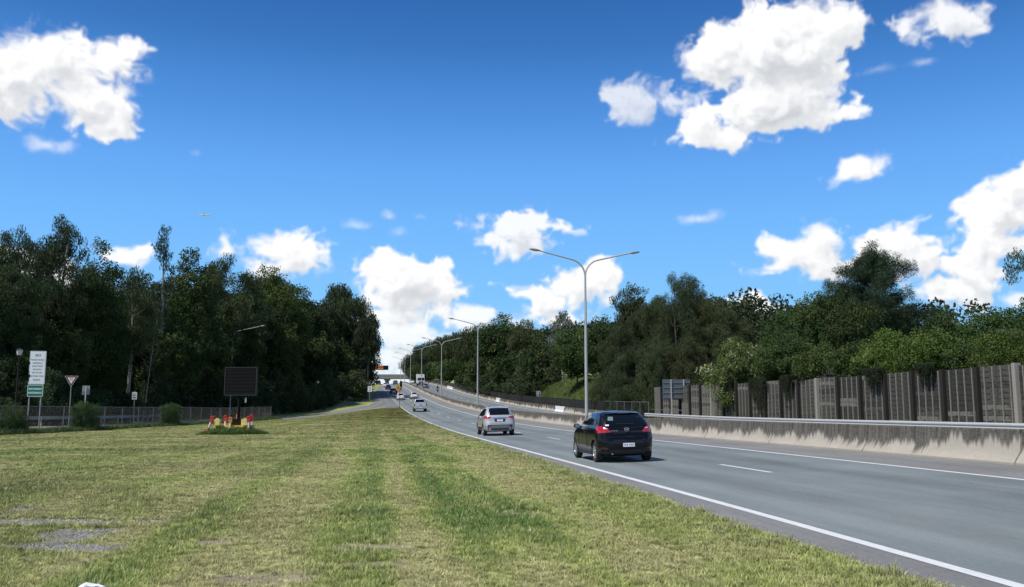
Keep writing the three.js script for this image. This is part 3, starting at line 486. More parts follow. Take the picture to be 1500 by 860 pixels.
// ───────────────────────── portable message board and its bollards ─────────────────────────
M.yellow = mat(.60, .40, .045, .55); M.yellowPale = mat(.66, .55, .20, .6); M.red = mat(.50, .025, .018, .5); M.orange = mat(.62, .20, .03, .5); M.bollWhite = mat(.72, .70, .68, .5);
const TX = -17.15, TD = 56.5;
{
  const y = ground(TX, TD), t = thing('message_board_trailer', 'portable black message board on a yellow trailer in long grass', 'message board', null, [TX, y, -TD]); t.rotation.y = -.16;
  new MB().box(-.4, .52, 0, 2.0, .12, 1.5).box(-.4, .40, .45, 2.2, .1, .1).box(-.4, .40, -.45, 2.2, .1, .1).build('chassis', M.yellow, t, .5);
  new MB().tube([V3(0, .42, .5), V3(.1, .42, 1.7)], .05, 6).build('drawbar', M.yellow, t);
  for (const s of [-1, 1]) { const wl = new MB().geo(new THREE.TorusGeometry(.22, .08, 8, 16)).geo(new THREE.CylinderGeometry(.16, .16, .1, 12).rotateX(Math.PI / 2)).build('wheel', M.black, t); wl.rotation.y = Math.PI / 2; wl.position.set(s * 1.02 - .4, .3, 0); for (const q of [-1, 1]) new MB().box(s * .9, .3, q * .55, .07, .6, .07).build('jack_leg', M.yellow, t); }
  new MB().box(-.2, .78, 0, .7, .4, .6).build('battery_box', M.black, t, .5);
  new MB().tube([V3(-.12, .5, 0), V3(-.12, 2.7, 0)], .09, 8).build('mast', M.black, t, .6);
  const bd = new MB().box(0, 3.33, .06, 2.12, 1.72, .16).build('board', M.black, t, .5);
  const fr = new MB(); for (const s of [-1, 1]) { fr.box(s * 1.06, 3.33, .07, .05, 1.78, .2); fr.box(0, 3.33 + s * .87, .07, 2.16, .05, .2); } fr.build('frame', mat(.02, .02, .021, .8), bd, .5);
  for (let k = 0; k < 8; k++) new MB().box(0, 2.58 + k * .215, .147, 2.0, .16, .012).build('display_row', M.black, bd);
  new MB().box(.35, 2.15, .05, .1, .32, .04).build('camera_bracket', M.galvDull, t);
}
function bollard(x, d, h, lean, head, label) {
  const t = thing('bollard', label, 'bollard', 'temporary bollards round the message board', [x, ground(x, d) - .03, -d]); t.rotation.z = lean; const m = head === 'orange' ? M.orange : M.red;
  new MB().geo(new THREE.CylinderGeometry(.16, .2, .06, 12)).build('foot', M.black, t, .6).position.y = .03;
  new MB().geo(new THREE.CylinderGeometry(.062, .075, h * .42, 12)).build('lower_tube', m, t, .6).position.y = h * .21;
  new MB().geo(new THREE.CylinderGeometry(.058, .062, h * .3, 12)).build('reflective_band', M.bollWhite, t, .6).position.y = h * .57;
  new MB().geo(new THREE.CylinderGeometry(.06, .06, h * .18, 12)).build('upper_tube', m, t, .6).position.y = h * .81;
  const top = new MB(); top.geo(new THREE.TorusGeometry(.085, .032, 6, 14)); const q = top.build('handle', m, t); q.position.y = h * .95;
  const fl = new MB(); fl.box(.0, h * .82, 0, .2, .2, .13); fl.build('flag_head', m, t, .5);
}
bollard(TX - 1.78, TD - .9, 1.15, -.28, 'red', 'leaning red and white bollard at the left end of the trailer');
bollard(TX - 1.22, TD + .9, 1.18, .0, 'red', 'red and white bollard behind the left yellow block');
bollard(TX - .78, TD + 2.2, 1.25, .05, 'orange', 'faded orange bollard behind the trailer left of its mast');
bollard(TX - .38, TD - .8, 1.05, -.02, 'orange', 'orange bollard directly in front of the trailer mast');
bollard(TX + .12, TD + 2.4, 1.22, .1, 'red', 'faded red bollard behind the trailer right of its mast');
bollard(TX + .42, TD + .85, 1.12, .04, 'red', 'red and white bollard behind the right yellow block');
bollard(TX + .86, TD - .95, 1.12, .05, 'red', 'upright red and white bollard at the right end of the trailer');
for (const [s, l] of [[-1.32, 'yellow ballast block at the left end of the trailer'], [.32, 'yellow ballast block at the right end of the trailer']]) { const x = TX + s + .12, d = TD - .5 + s * .16, t = thing('ballast_block', l, 'block', 'yellow ballast blocks', [x, ground(TX, TD) + .59, -d]); new MB().box(0, .19, 0, .38, .38, .34).build('body', M.yellowPale, t, .5); new MB().box(0, .41, 0, .16, .06, .1).build('lifting_lug', M.yellow, t, .5); }
console.log('structures done');

// ───────────────────────── foliage ─────────────────────────
function leafClump(kind, seed) {
  const R = rng(seed), p = [], N = { broad: 40, gum: 36, needle: 64, pine: 56, ivy: 34 }[kind];
  const rd = () => { let x, y, z; do { x = R() * 2 - 1; y = R() * 2 - 1; z = R() * 2 - 1; } while (x * x + y * y + z * z > 1 || x * x + y * y + z * z < .01); return V3(x, y, z); };
  for (let k = 0; k < N; k++) {
    const c = rd(), o = c.clone().normalize(); c.multiplyScalar(.9); let dir, nrm, len, wid;
    if (kind === 'broad' || kind === 'ivy') { dir = o.clone().multiplyScalar(.6).add(rd()).normalize(); nrm = o.clone().add(V3(0, .7, 0)).add(rd().multiplyScalar(.8)); len = .30 + R() * .16; wid = len * .52; }
    else if (kind === 'gum') { dir = V3(0, -1, 0).add(rd().multiplyScalar(.75)).normalize(); nrm = rd(); len = .42 + R() * .22; wid = len * .24; }
    else if (kind === 'needle') { dir = V3(0, -.8, 0).add(o.clone().multiplyScalar(.7)).add(rd().multiplyScalar(.5)).normalize(); nrm = rd(); len = .6 + R() * .45; wid = .055; }
    else { dir = o.clone().add(V3(0, .55, 0)).add(rd().multiplyScalar(.35)).normalize(); nrm = rd(); len = .5 + R() * .3; wid = .06; }
    const s = V3().crossVectors(dir, nrm).normalize().multiplyScalar(wid / 2), n2 = V3().crossVectors(s, dir).normalize().multiplyScalar(wid * .18);
    const a = c.clone().addScaledVector(dir, -len / 2), b = c.clone().addScaledVector(dir, len / 2), m1 = c.clone().add(s).add(n2), m2 = c.clone().sub(s).add(n2);
    for (const q of [a, m1, b, a, b, m2]) p.push(q.x, q.y, q.z);
  }
  const g = new THREE.BufferGeometry(); g.setAttribute('position', new THREE.Float32BufferAttribute(p, 3)); g.computeVertexNormals(); return g;
}
const CL = {}; for (const k of ['broad', 'gum', 'needle', 'pine', 'ivy']) CL[k] = [leafClump(k, 11), leafClump(k, 23), leafClump(k, 37)];
const leafMat = (rough = .8) => new THREE.MeshPhysicalMaterial({ color: 0xffffff, roughness: rough, specularIntensity: .45, transmission: .2, thickness: 0, side: THREE.DoubleSide });
const LEAF = leafMat(), BARK = { pale: mat(.27, .25, .22, .95), dark: mat(.065, .055, .045, .95) };
const _m = new THREE.Matrix4(), _q = new THREE.Quaternion(), _e = new THREE.Euler(), _c = new THREE.Color();
function instanced(name, g, m, items, parent, kind) {         // items: [x, y, z, sx, sy, sz, rx, ry, rz, r, g, b]
  const o = new THREE.InstancedMesh(g, m, items.length); items.forEach((t, k) => { _e.set(t[6], t[7], t[8]); _m.compose(V3(t[0], t[1], t[2]), _q.setFromEuler(_e), V3(t[3], t[4], t[5])); o.setMatrixAt(k, _m); o.setColorAt(k, _c.setRGB(t[9], t[10], t[11])); });
  o.name = parent ? name : numbered(name); o.castShadow = o.receiveShadow = true; if (kind) o.userData.kind = kind; (parent ?? scene).add(o); return o;
}
const HUES = { gum: [.054, .074, .026], dense: [.048, .080, .019], spire: [.054, .072, .027], weep: [.044, .058, .024], oak: [.056, .074, .026], pine: [.026, .048, .022], pale: [.15, .17, .12], flower: [.080, .125, .034], blue: [.085, .115, .098], lime: [.085, .145, .027], shrub: [.050, .075, .026] };
const KIND = { gum: ['gum_tree', 'gum'], dense: ['broadleaf_tree', 'broad'], spire: ['gum_tree', 'gum'], weep: ['gum_tree', 'gum'], oak: ['she_oak_tree', 'needle'], pine: ['pine_tree', 'pine'], pale: ['gum_tree', 'gum'], flower: ['blossom_tree', 'broad'], blue: ['bush', 'broad'], lime: ['broadleaf_tree', 'broad'], shrub: ['shrub', 'broad'] };
let treeSeed = 100;
function tree(x, d, top, R0, kind, label, group, opt = {}) {
  const R = rng(treeSeed++ * 7919), y0 = opt.y ?? ground(x, d), H = Math.max(1.2, top - y0), [name, leaf] = KIND[kind], t = thing(name, label, kind === 'shrub' || kind === 'blue' ? 'shrub' : 'tree', group, [x, y0 - .1, -d]);
  const lobes = [], cb = opt.cb ?? { gum: .30, dense: .13, spire: .30, weep: .46, oak: .08, pine: .16, pale: .3, flower: .34, blue: .1, lime: .3, shrub: .02 }[kind], base = cb * H, ch = H - base;
  const ball = () => { let a, b, c; do { a = R() * 2 - 1; b = R() * 2 - 1; c = R() * 2 - 1; } while (a * a + b * b + c * c > 1); return [a, b, c]; };
  if (kind === 'oak') { const n = 38; for (let k = 0; k < n; k++) { const h = Math.pow(k / n, .9), a = R() * 6.283, rad = R0 * (1.0 * Math.pow(1 - h, .40) + .12) * (.45 + .55 * R()), r = R0 * (.24 + .16 * R()) * (1 - .45 * h); lobes.push([Math.cos(a) * rad, base + h * ch * .95, Math.sin(a) * rad, r, 1.5]); } lobes.push([0, H - R0 * .22, 0, R0 * .2, 1.3]); }
  else if (kind === 'pine') { const n = 15; for (let k = 0; k < n; k++) { const h = k / (n - 1), m = 4 + Math.floor(R() * 2), rad0 = R0 * (h < .3 ? .75 + h : 1.05 * Math.pow(1 - (h - .3) / .7, .62) + .08); for (let q = 0; q < m; q++) { const a = R() * 6.283, rad = rad0 * (.45 + .65 * R()), up = .32 * rad; for (const f of [1, .72, .4]) if (rad * f > .25) lobes.push([Math.cos(a) * rad * f, base + h * ch * .93 + up * f + (R() - .5) * .25, Math.sin(a) * rad * f, R0 * (.085 + .09 * R() * f) * (1.15 - .25 * h), .85]); } } lobes.push([0, H - .4, 0, R0 * .12, 1.5]); }
  else {
    const n = { gum: 36, dense: 40, spire: 15, weep: 34, pale: 20, flower: 24, blue: 16, lime: 22, shrub: 14 }[kind], open = kind === 'gum' || kind === 'spire' || kind === 'pale' || kind === 'weep';
    for (let k = 0; k < n; k++) {
      let [a, b, c] = ball(); const l = Math.hypot(a, b, c) || 1, f = open ? .78 + .22 * R() : .60 + .32 * R(); if (l < .45 || !open) { a *= f / l; b *= f / l; c *= f / l; }
      if (open && b < -.35) b *= .5; const flat = b > .3 && !open ? 1 : 1;
      const r = R0 * (open ? .22 + .16 * R() : .26 + .16 * R()); let y = base + ch / 2 + b * (ch / 2 - r * .8) * flat; const tap = kind === 'spire' ? mix(1.1, .3, clamp((y - base) / ch, 0, 1)) : open ? mix(.65, 1.0, clamp((y - base) / ch * 1.6, 0, 1)) * mix(1, .62, sstep(.6, 1, (y - base) / ch)) : 1;
      lobes.push([a * (R0 - r * .6) * tap, y, c * (R0 - r * .6) * tap, Math.min(r, H * .3), kind === 'weep' ? 1.9 : open ? .8 : .85]);
    }
    if (open) for (let k = 0; k < 6; k++) { const f = (kind === 'spire' ? .34 : .5) + (kind === 'spire' ? .56 : .42) * k / 5, r = R0 * (kind === 'spire' ? .42 : .30) * (1.1 - .35 * k / 5); lobes.push([(R() - .5) * R0 * .5, f * H, (R() - .5) * R0 * .5, r, 1]); }
    const rt = R0 * (open ? .24 : .3); lobes.push([(R() - .5) * R0 * .4, H - rt * .8, (R() - .5) * R0 * .3, rt, .9]);
  }
  for (const q of opt.extra ?? []) lobes.push(q);
  // trunk and limbs
  const b = new MB(), lean = [(R() - .5) * .05 * H, (R() - .5) * .05 * H], th = H * (kind === 'dense' || kind === 'shrub' || kind === 'blue' ? .62 : .86), tr = Math.max(.05, H * .0135), axis = (f) => V3(lean[0] * f * f + Math.sin(f * 5 + treeSeed) * .012 * H, f * th, lean[1] * f * f + Math.cos(f * 4 + treeSeed) * .012 * H);
  const tp = []; for (let k = 0; k <= 7; k++) tp.push(axis(k / 7)); tp[0].y = -.15; b.tube(tp, tp.map((_, k) => tr * (k ? 1.05 - .85 * k / 7 : 1.5)), 8, false);
  const cap = kind === 'pine' ? 60 : 30;
  lobes.slice(0, cap).forEach((L) => { const f = clamp((L[1] - Math.hypot(L[0], L[2]) * (kind === 'pine' ? .05 : .75)) / th, .12, .97), A = axis(f), B = V3(L[0], L[1] - L[3] * .2, L[2]), mid = A.clone().lerp(B, .5); mid.y += (kind === 'pine' ? -.08 : -.10) * A.distanceTo(B); const r = tr * (1.05 - .85 * f) * .55; b.tube([A, A.clone().lerp(mid, .55), mid.clone().lerp(B, .2), mid.clone().lerp(B, .6), B], [r, r * .8, r * .6, r * .42, r * .18], 5, false); });
  b.build('trunk', BARK[kind === 'gum' || kind === 'spire' || kind === 'pale' ? 'pale' : 'dark'], t);
  // leaves
  const dist = Math.hypot(x, d), s0 = (opt.s ?? clamp(dist * .0058, .26, 1.5)) * (kind === 'pine' ? 1.1 : 1), sets = [], hue = HUES[kind], tk = .75 + .5 * R(), tw = (R() - .5) * .25, dens = (opt.dens ?? 1) * ({ gum: 1.0, weep: 1.1, spire: 1.0, pale: .7, oak: 1.15, pine: 1.7 }[kind] ?? 1.05);
  for (const [lx, ly, lz, r, vy] of lobes) {
    const n = Math.max(4, Math.round(dens * 4.2 * Math.pow(r / s0, 2) * Math.max(1, vy * .8) + 2)), lt = .82 + .36 * R();
    for (let k = 0; k < n; k++) {
      const [a, c, e] = ball(), l = Math.hypot(a, c, e) || 1, f = (.5 + .55 * Math.sqrt(R())) / l, s = s0 * (.65 + .6 * R()), v = tk * lt * (.72 + .56 * R()); let col = [hue[0] * v * (1 + tw), hue[1] * v, hue[2] * v * (1 - tw * .5)];
      if (kind === 'flower' && c > -.2 && R() < .36) { const w = .7 + .4 * R(); col = [.36 * w, .40 * w, .20 * w]; } if (kind === 'pale' && R() < .2) col = [.34, .35, .29];
      if ((kind === 'dense' || kind === 'lime') && R() < .06) col = [.13 * v, .15 * v, .04 * v];
      sets.push([lx + a * f * r, ly + c * f * r * vy, lz + e * f * r, s, s, s, leaf === 'gum' || leaf === 'needle' ? (R() - .5) * .5 : R() * 6.28, R() * 6.28, leaf === 'pine' ? 0 : (R() - .5) * .6, ...col]);
    }
  }
  instanced('crown', CL[leaf][treeSeed % 3], LEAF, sets, t, 'stuff');
  return t;
}
const SHARED = {
  m: ['tree filling the wood at the edge of the view', 'trees at the edges of the wood'],
  u: ['dark understorey tree in the shaded wood behind the entry ramp', 'understorey trees behind the ramp'],
  r: ['gum tree on the far right slope above the oncoming lanes', 'gum trees on the far right slope'],
  s: ['leafy tree low on the right bank behind the black mesh fence', 'trees low on the right bank'],
  b: ['dark round-crowned tree in the back row of the left wood', 'back row of the left wood'],
  b2: ['leafy tree in the back row beside the tall pine', 'back row beside the pine'],
  s2: ['leafy tree rising behind the timber noise wall below the pine', 'trees just behind the noise wall'],
};
const TREES = [   // x, metres ahead, height of the top, crown radius, kind, label
  [-53.9,84,17.8,3.9,'gum','m'],
  [-50.4,88,19.5,4.2,'gum','tall open gum tree at the left edge with cloud showing through its tufts'],
  [-48.6,95,22.5,4.2,'gum','tallest gum tree, rising highest above the wood behind the white notice board'],
  [-46.9,100,20.8,3.5,'dense','dark rounded tree just right of the tallest gum'],
  [-45.4,106,18.4,3.3,'gum','lower open-crowned gum tree in the dip of the left skyline'],
  [-47.1,118,25.9,2.2,'spire','slender spire-topped gum tree standing clear above the left wood'],
  [-45.5,125,24.2,4.2,'dense','broad-headed tree right of the slender spire-topped gum'],
  [-44.8,136,25.4,4.2,'gum','round-crowned gum tree above the grey curved street lamp'],
  [-44.8,150,24.9,4.2,'gum','gum tree with a lumpy crown beside the large dense round tree'],
  [-45.0,166,28.5,7.7,'dense','large dense round-headed tree at the right shoulder of the left wood'],
  [-43.5,186,24.4,5.7,'dense','m'],
  [-39.6,208,31.2,8.3,'gum','open wispy gum tree beside the far roadway at the left'],
  [-32.6,200,21.8,3.1,'weep','weeping gum tree overhanging the ramp above the amber message sign'],
  [-49.7,87,12.5,3.6,'dense','u'],
  [-48.2,94,12.4,3.9,'dense','u'],
  [-46.8,101,14.7,3.8,'dense','u'],
  [-47.3,112,13.7,4.2,'dense','u'],
  [-46.3,122,16.9,4.6,'dense','u'],
  [-45.2,133,17.0,4.5,'dense','u'],
  [-44.9,146,17.5,4.6,'dense','u'],
  [-43.2,161,20.4,5.1,'dense','u'],
  [-41.9,181,19.3,5.2,'dense','u'],
  [-38.8,193,16.8,4.7,'dense','u'],
  [-36.2,199,10.5,2.7,'dense','u'],
  [-53.6,85,11.6,3.5,'dense','u'],
  [-60.3,87,14.5,3.9,'dense','u'],
  [-11.3,245,23.7,6.0,'gum','r'],
  [-2.5,215,24.3,7.3,'dense','dark round-topped gum tree highest on the far right slope'],
  [3.3,195,20.7,4.2,'gum','r'],
  [-6.3,215,14.7,5.0,'dense','s'],
  [0.0,180,12.8,4.7,'dense','s'],
  [4.6,158,13.6,4.1,'dense','s'],
  [8.4,150,17.9,3.0,'pale','pale silvery young tree on the slope left of the tall street light'],
  [9.6,130,13.7,4.2,'dense','green leafy tree behind the mast of the tall street light'],
  [12.0,118,13.7,3.4,'dense','leafy tree directly right of the tall street light mast'],
  [15.4,114,17.5,2.3,'gum','slim gum tree with two tufted heads right of the tall street light'],
  [12.6,105,11.2,3.2,'oak','s'],
  [16.8,106,14.4,3.5,'oak','she-oak between the slim gum and the tallest she-oak'],
  [18.9,101,17.1,4.2,'oak','tallest she-oak, above the back of the grey road sign'],
  [21.9,100,13.8,3.6,'oak','she-oak just right of the tallest she-oak'],
  [23.8,98,12.7,2.6,'oak','short she-oak left of the sky gap above the wall'],
  [27.5,104,12.2,1.6,'gum','small gum tree at the sky gap above the noise wall'],
  [13.6,98,8.3,3.2,'oak','s'],
  [15.9,94,8.4,3.1,'oak','s'],
  [18.6,93,8.7,3.2,'oak','s'],
  [27.0,80,11.6,5.0,'dense','big leafy tree left of the tall pine behind the wall'],
  [28.4,77,12.4,4.2,'dense','dense leafy tree directly in front of the tall pine'],
  [37.1,90,17.9,6.6,'pine','tall dark pine with ragged upswept branches behind the noise wall'],
  [39.2,80,10.1,3.2,'dense','thin-crowned small tree between the pine and the right-hand tree'],
  [36.6,64,9.4,4.4,'lime','broad bright green tree above the wall at the right edge'],
  [41.8,62,14.6,3.6,'gum','gum tree at the right edge with one tuft reaching into the frame'],
  [39.1,58,8.7,2.7,'dense','m'],
  [17.9,70,7.1,2.2,'flower','bushy tree with cream blossom hanging over the noise wall'],
  [19.6,64,7.2,2.3,'dense','s2'],
  [20.4,58.5,5.8,2.1,'dense','s2'],
  [21.5,54.5,5.9,2.0,'dense','s2'],
  [20.6,57,5.1,1.1,'blue','blue-grey bush showing above the noise wall under the pine'],
  [22.1,52,6.3,2.0,'lime','s2'],
  [23.1,49,6.1,2.0,'lime','s2'],
  [24.7,47,5.5,1.8,'dense','s2'],
  [25.3,45.5,5.7,1.9,'lime','s2'],
  [-66.7,590,36.6,8.2,'gum','r'],
  [-55.2,520,36.5,8.8,'gum','r'],
  [-43.3,450,34.9,8.3,'gum','r'],
  [-33.1,390,32.2,7.2,'gum','r'],
  [-24.3,335,29.2,6.7,'gum','r'],
  [-17.6,300,27.5,6.0,'gum','r'],
  [-48.7,470,24.8,6.5,'dense','s'],
  [-31.4,365,21.0,6.7,'dense','s'],
  [-17.1,285,17.8,5.7,'dense','s'],
  [-21.9,310,16.9,5.2,'dense','s'],
  [18.7,112,16.0,2.9,'oak','broad she-oak behind the gap between the two tallest she-oaks'],
  [22.0,108,16.7,3.0,'oak','full she-oak crown close behind the tallest she-oak'],
  [-58.2,108,20.6,4.3,'dense','b'],
  [-54.3,112,20.6,4.1,'dense','b'],
  [-51.3,114,19.0,4.0,'dense','b'],
  [-51.3,124,20.3,4.2,'dense','b'],
  [-50.6,133,23.3,4.5,'dense','b'],
  [-48.4,142,24.6,4.8,'dense','b'],
  [-47.7,154,25.6,5.0,'dense','b'],
  [-48.4,172,27.0,5.6,'dense','b'],
  [-45.0,182,27.1,5.6,'dense','b'],
  [-43.1,200,24.9,5.5,'dense','b'],
  [-41.5,215,23.0,5.6,'dense','b'],
  [27.2,88,10.9,3.0,'dense','b2'],
  [33.2,92,13.4,3.5,'dense','b2'],
  [43.5,84,9.9,3.0,'dense','b2'],
  [38.0,82,9.2,2.8,'dense','b2'],
];
for (const [x, d, top, r, kind, l] of TREES) {
  const sh = SHARED[l], opt = {};
  if (l === 's2' || kind === 'flower') opt.cb = .42; if (kind === 'flower') opt.extra = [[-1.9, 3.0, .4, .9, 1], [-2.2, 4.0, -.5, .9, 1], [-1.4, 2.4, .9, .7, 1]];
  if (/one tuft/.test(l)) opt.extra = [[-6.3, 11.6, .5, .75, .9], [-5.7, 12.1, .2, .6, .9], [-6.8, 10.6, .4, .45, 1], [-5.2, 11.4, .3, .5, 1]];
  if (/two tufted/.test(l)) opt.extra = ((h) => [[-1.5, h - 1.9, 0, 1.0, 1], [1.2, h - 1.4, .2, 1.05, 1], [-.8, h - 3.4, .3, 1.0, 1], [.9, h - 3.2, .1, 1.1, 1]])(top - ground(x, d));
  tree(x, d, top, r, kind, sh ? sh[0] : l, sh ? sh[1] : undefined, opt);
}
// shrubs at the feet of both woods
{ const R = rng(515);
  for (let k = 0; k < 40; k++) { const d = 66 + k * 3.1 + R() * 2, x = Math.min(RAMPL(d) - 3.0, -44.0 + sstep(120, 190, d) * 13) - R() * 3.5, h = 3.2 + R() * 4.2; tree(x, d, ground(x, d) + h, 1.6 + R() * 1.5, 'shrub', 'dark shrub at the foot of the wood behind the entry ramp', 'shrubs along the ramp', { dens: .9 }); }
  for (let k = 0; k < 60; k++) { const d = k < 26 ? 96 + k * 4.1 + R() * 3 : 150 + (k - 26) * 3.2 + R() * 2, bank = d > 104 && d < 150, x = XL(d) + (bank ? 31 + R() * 7 : d > 150 ? 21.6 + R() * 5 : 23.4 + R() * 7), h = 2.2 + R() * 3.6; tree(x, d, ground(x, d) + h, 1.5 + R() * 1.3, 'shrub', 'leafy shrub on the bank above the black mesh fence', 'shrubs on the right bank', { dens: .9 }); }
  for (let k = 0; k < 9; k++) { const d = 60 + k * 4.2, x = XL(d) + 24.6 + R() * 3, h = 3.6 + R() * 1.6; tree(x, d, ground(x, d) + h, 1.7, 'shrub', 'leafy shrub tucked close behind the noise wall', 'shrubs behind the noise wall', { dens: .8 }); }
}
{ // the wood behind reads as one mass
  const R = rng(99), sets = [[], [], []];
  const add = (x, d, h, s) => { const y = ground(x, d), v = .6 + .6 * R(); sets[Math.floor(R() * 3)].push([x, y + h, -d, s, s, s, R() * 6, R() * 6, R() * 6, .042 * v, .062 * v, .024 * v]); };
  for (let k = 0; k < 15000; k++) { const d = 62 + Math.pow(R(), .8) * 190, x = -52 - R() * 34 + sstep(120, 215, d) * 14, top = 11.5 + 6 * fbm(x * .09, d * .09, 3) + sstep(80, 160, d) * 4 - sstep(190, 250, d) * 5; add(x, d, Math.sqrt(R()) * top, 1.0 + R() * .8); }
  for (let k = 0; k < 14000; k++) { const d = 108 + Math.pow(R(), .75) * 330, x = XL(d) + 36 + R() * 34 + (d < 150 ? 4 : 0), top = 5.5 + 6 * fbm(x * .09 + 30, d * .09, 3); add(x, d, Math.sqrt(R()) * top, 1.1 + R() * 1.0); }
  for (let k = 0; k < 4500; k++) { const d = 50 + R() * 58, x = XL(d) + 33 + R() * 14, top = 3.2 + 3.5 * fbm(x * .12 + 70, d * .12, 3); add(x, d, Math.sqrt(R()) * top, .7 + R() * .6); }
  for (let k = 0; k < 9000; k++) { const d = 290 + R() * 420, side = R() < .4 ? -1 : 1, x = XL(d) + (side < 0 ? -14 - R() * 60 : 26 + R() * 70), top = (side < 0 ? 6 : 9) + 6 * fbm(x * .05, d * .05, 3); add(x, d, Math.sqrt(R()) * top, 1.8 + R() * 1.4); }
  const w = tag(thing('woodland'), 'dark mass of woodland behind the nearer trees on both sides', null, null, 'stuff'); sets.forEach((q, k) => instanced('foliage', CL.broad[k], LEAF, q, w, 'stuff'));
}
{ // leafless pale saplings against the dark wood
  for (const [x, d, h, l] of [[-42.9, 104, 12.5, 'bare pale sapling trunk against the dark wood above the ivy'], ]) {
    const R = rng(d * 3), t = thing('bare_tree', l, 'tree', 'bare saplings', [x, ground(x, d) - .1, -d]), b = new MB(), ax = (f) => V3(Math.sin(f * 3) * .3 + f * f * 1.1, f * h, .2 * f), p = []; for (let k = 0; k <= 8; k++) p.push(ax(k / 8)); b.tube(p, p.map((_, k) => .075 * (1.05 - k / 8)), 6);
    b.build('trunk', BARK.pale, t); const c = new MB(); for (let k = 0; k < 12; k++) { const f = .45 + .5 * R(), A = ax(f), a = R() * 6.28, l2 = (1.1 - f) * 4 * (.5 + R()), B = A.clone().add(V3(Math.cos(a) * l2, l2 * (.4 + .5 * R()), Math.sin(a) * l2)), m = A.clone().lerp(B, .5).add(V3(0, -.12 * l2, 0)); c.tube([A, m, B], [.02, .012, .004], 4, false); } c.build('branches', BARK.pale, t);
  }
}
// ivy grown over the fence
for (const [d, len, l] of [[66, 3.6, 'thick clump of ivy smothering the chain-link fence below the give way sign'], [84, 4.2, 'dense green ivy clump on the chain-link fence left of the bollards'], [56, 2.6, 'loose ivy climbing the chain-link fence at the far left']]) {
  const x = mix(-31.0, -33.4, (d - 46) / 78), t = thing('ivy', l, 'ivy', 'ivy clumps on the fence', [x, ground(x, d), -d]), R = rng(d * 17), q = [];
  for (let k = 0; k < 620; k++) { const a = (R() - .5) * len, h = R() * (2.15 - .35 * Math.abs(a) / len * 2) * (len < 3 ? R() : 1), v = .7 + .7 * R(); q.push([(R() - .5) * .8 + .1, h, a, .17, .17, .17, R() * 6, R() * 6, R() * 6, .055 * v, .10 * v, .026 * v]); }
  instanced('leaves', CL.ivy[0], LEAF, q, t, 'stuff'); const b = new MB(); for (let k = 0; k < 9; k++) { const a = (k - 4) / 9 * len; b.tube([V3(.05, 0, a), V3(.02, .9, a + .2), V3(.05, 1.7, a - .1)], [.03, .02, .008], 5); } b.build('stems', BARK.dark, t);
}
for (const [d, len, drop, l] of [[69.5, 2.2, 2.6, 'creeper trailing down the noise wall under the blossom tree'], [64, 2.6, 3.1, 'widest dark creeper curtain hanging down the noise wall'], [59.5, 1.4, 2.2, 'dark creeper strand on the noise wall right of the widest curtain'], [49.2, 1.6, 1.3, 'short creeper fringe over the top of the noise wall'], [44.6, 1.1, .9, 'small creeper tuft on the noise wall nearest the right edge']]) {
  const th = heading(d), x = XL(d) + 22.1 - .28, t = thing('creeper', l, 'creeper', 'creepers on the noise wall', [x, roadH(19, d) + 3.25, -d]), R = rng(d * 31), q = []; t.rotation.y = th;
  for (let k = 0; k < 420; k++) { const a = (R() - .5) * len, st = (.15 + .95 * vnoise(a * 7 + d, 3)) * (1 - .75 * Math.pow(Math.abs(a) / len * 2, 2)), h = .25 - Math.pow(R(), 1.1) * drop * st, v = .6 + .6 * R(); q.push([-R() * .22 + .05, h, a, .12, .17, .12, R() * 6, R() * 6, R() * 6, .032 * v, .045 * v, .02 * v]); }
  instanced('leaves', CL.ivy[1], LEAF, q, t, 'stuff'); const b = new MB(); for (let k = 0; k < 7; k++) { const a = (k - 3) / 7 * len; b.tube([V3(0, .2, a), V3(-.05, -drop * .3, a + .1), V3(-.02, -drop * (.5 + .3 * R()), a)], [.02, .014, .005], 5); } b.build('stems', BARK.dark, t);
}
console.log('trees done');

// ───────────────────────── grass ─────────────────────────
function tuft(seed, n, wide) { const R = rng(seed), b = new MB(); for (let k = 0; k < n; k++) { const a = R() * 6.283, r = Math.sqrt(R()) * .5, x = Math.cos(a) * r * wide, z = Math.sin(a) * r * wide, la = a + (R() - .5) * 2, l = .25 + R() * .75, h = .5 + R() * .5, w = .035 + R() * .03, sx = -Math.sin(la) * w, sz = Math.cos(la) * w, m = .5; const p0 = b.v(x - sx, 0, z - sz), p1 = b.v(x + sx, 0, z + sz), p2 = b.v(x + Math.cos(la) * l * .3 + sx * .7, h * .62, z + Math.sin(la) * l * .3 + sz * .7), p3 = b.v(x + Math.cos(la) * l * .3 - sx * .7, h * .62, z + Math.sin(la) * l * .3 - sz * .7), p4 = b.v(x + Math.cos(la) * l, h, z + Math.sin(la) * l); b.quad(p0, p1, p2, p3); b.tri(p3, p2, p4); } return b.geometry(); }
const TUFT = [tuft(3, 14, 1.6), tuft(5, 16, 1.8), tuft(7, 12, 1.5)], GRASS = new THREE.MeshStandardMaterial({ color: 0xffffff, roughness: .75, side: THREE.DoubleSide });
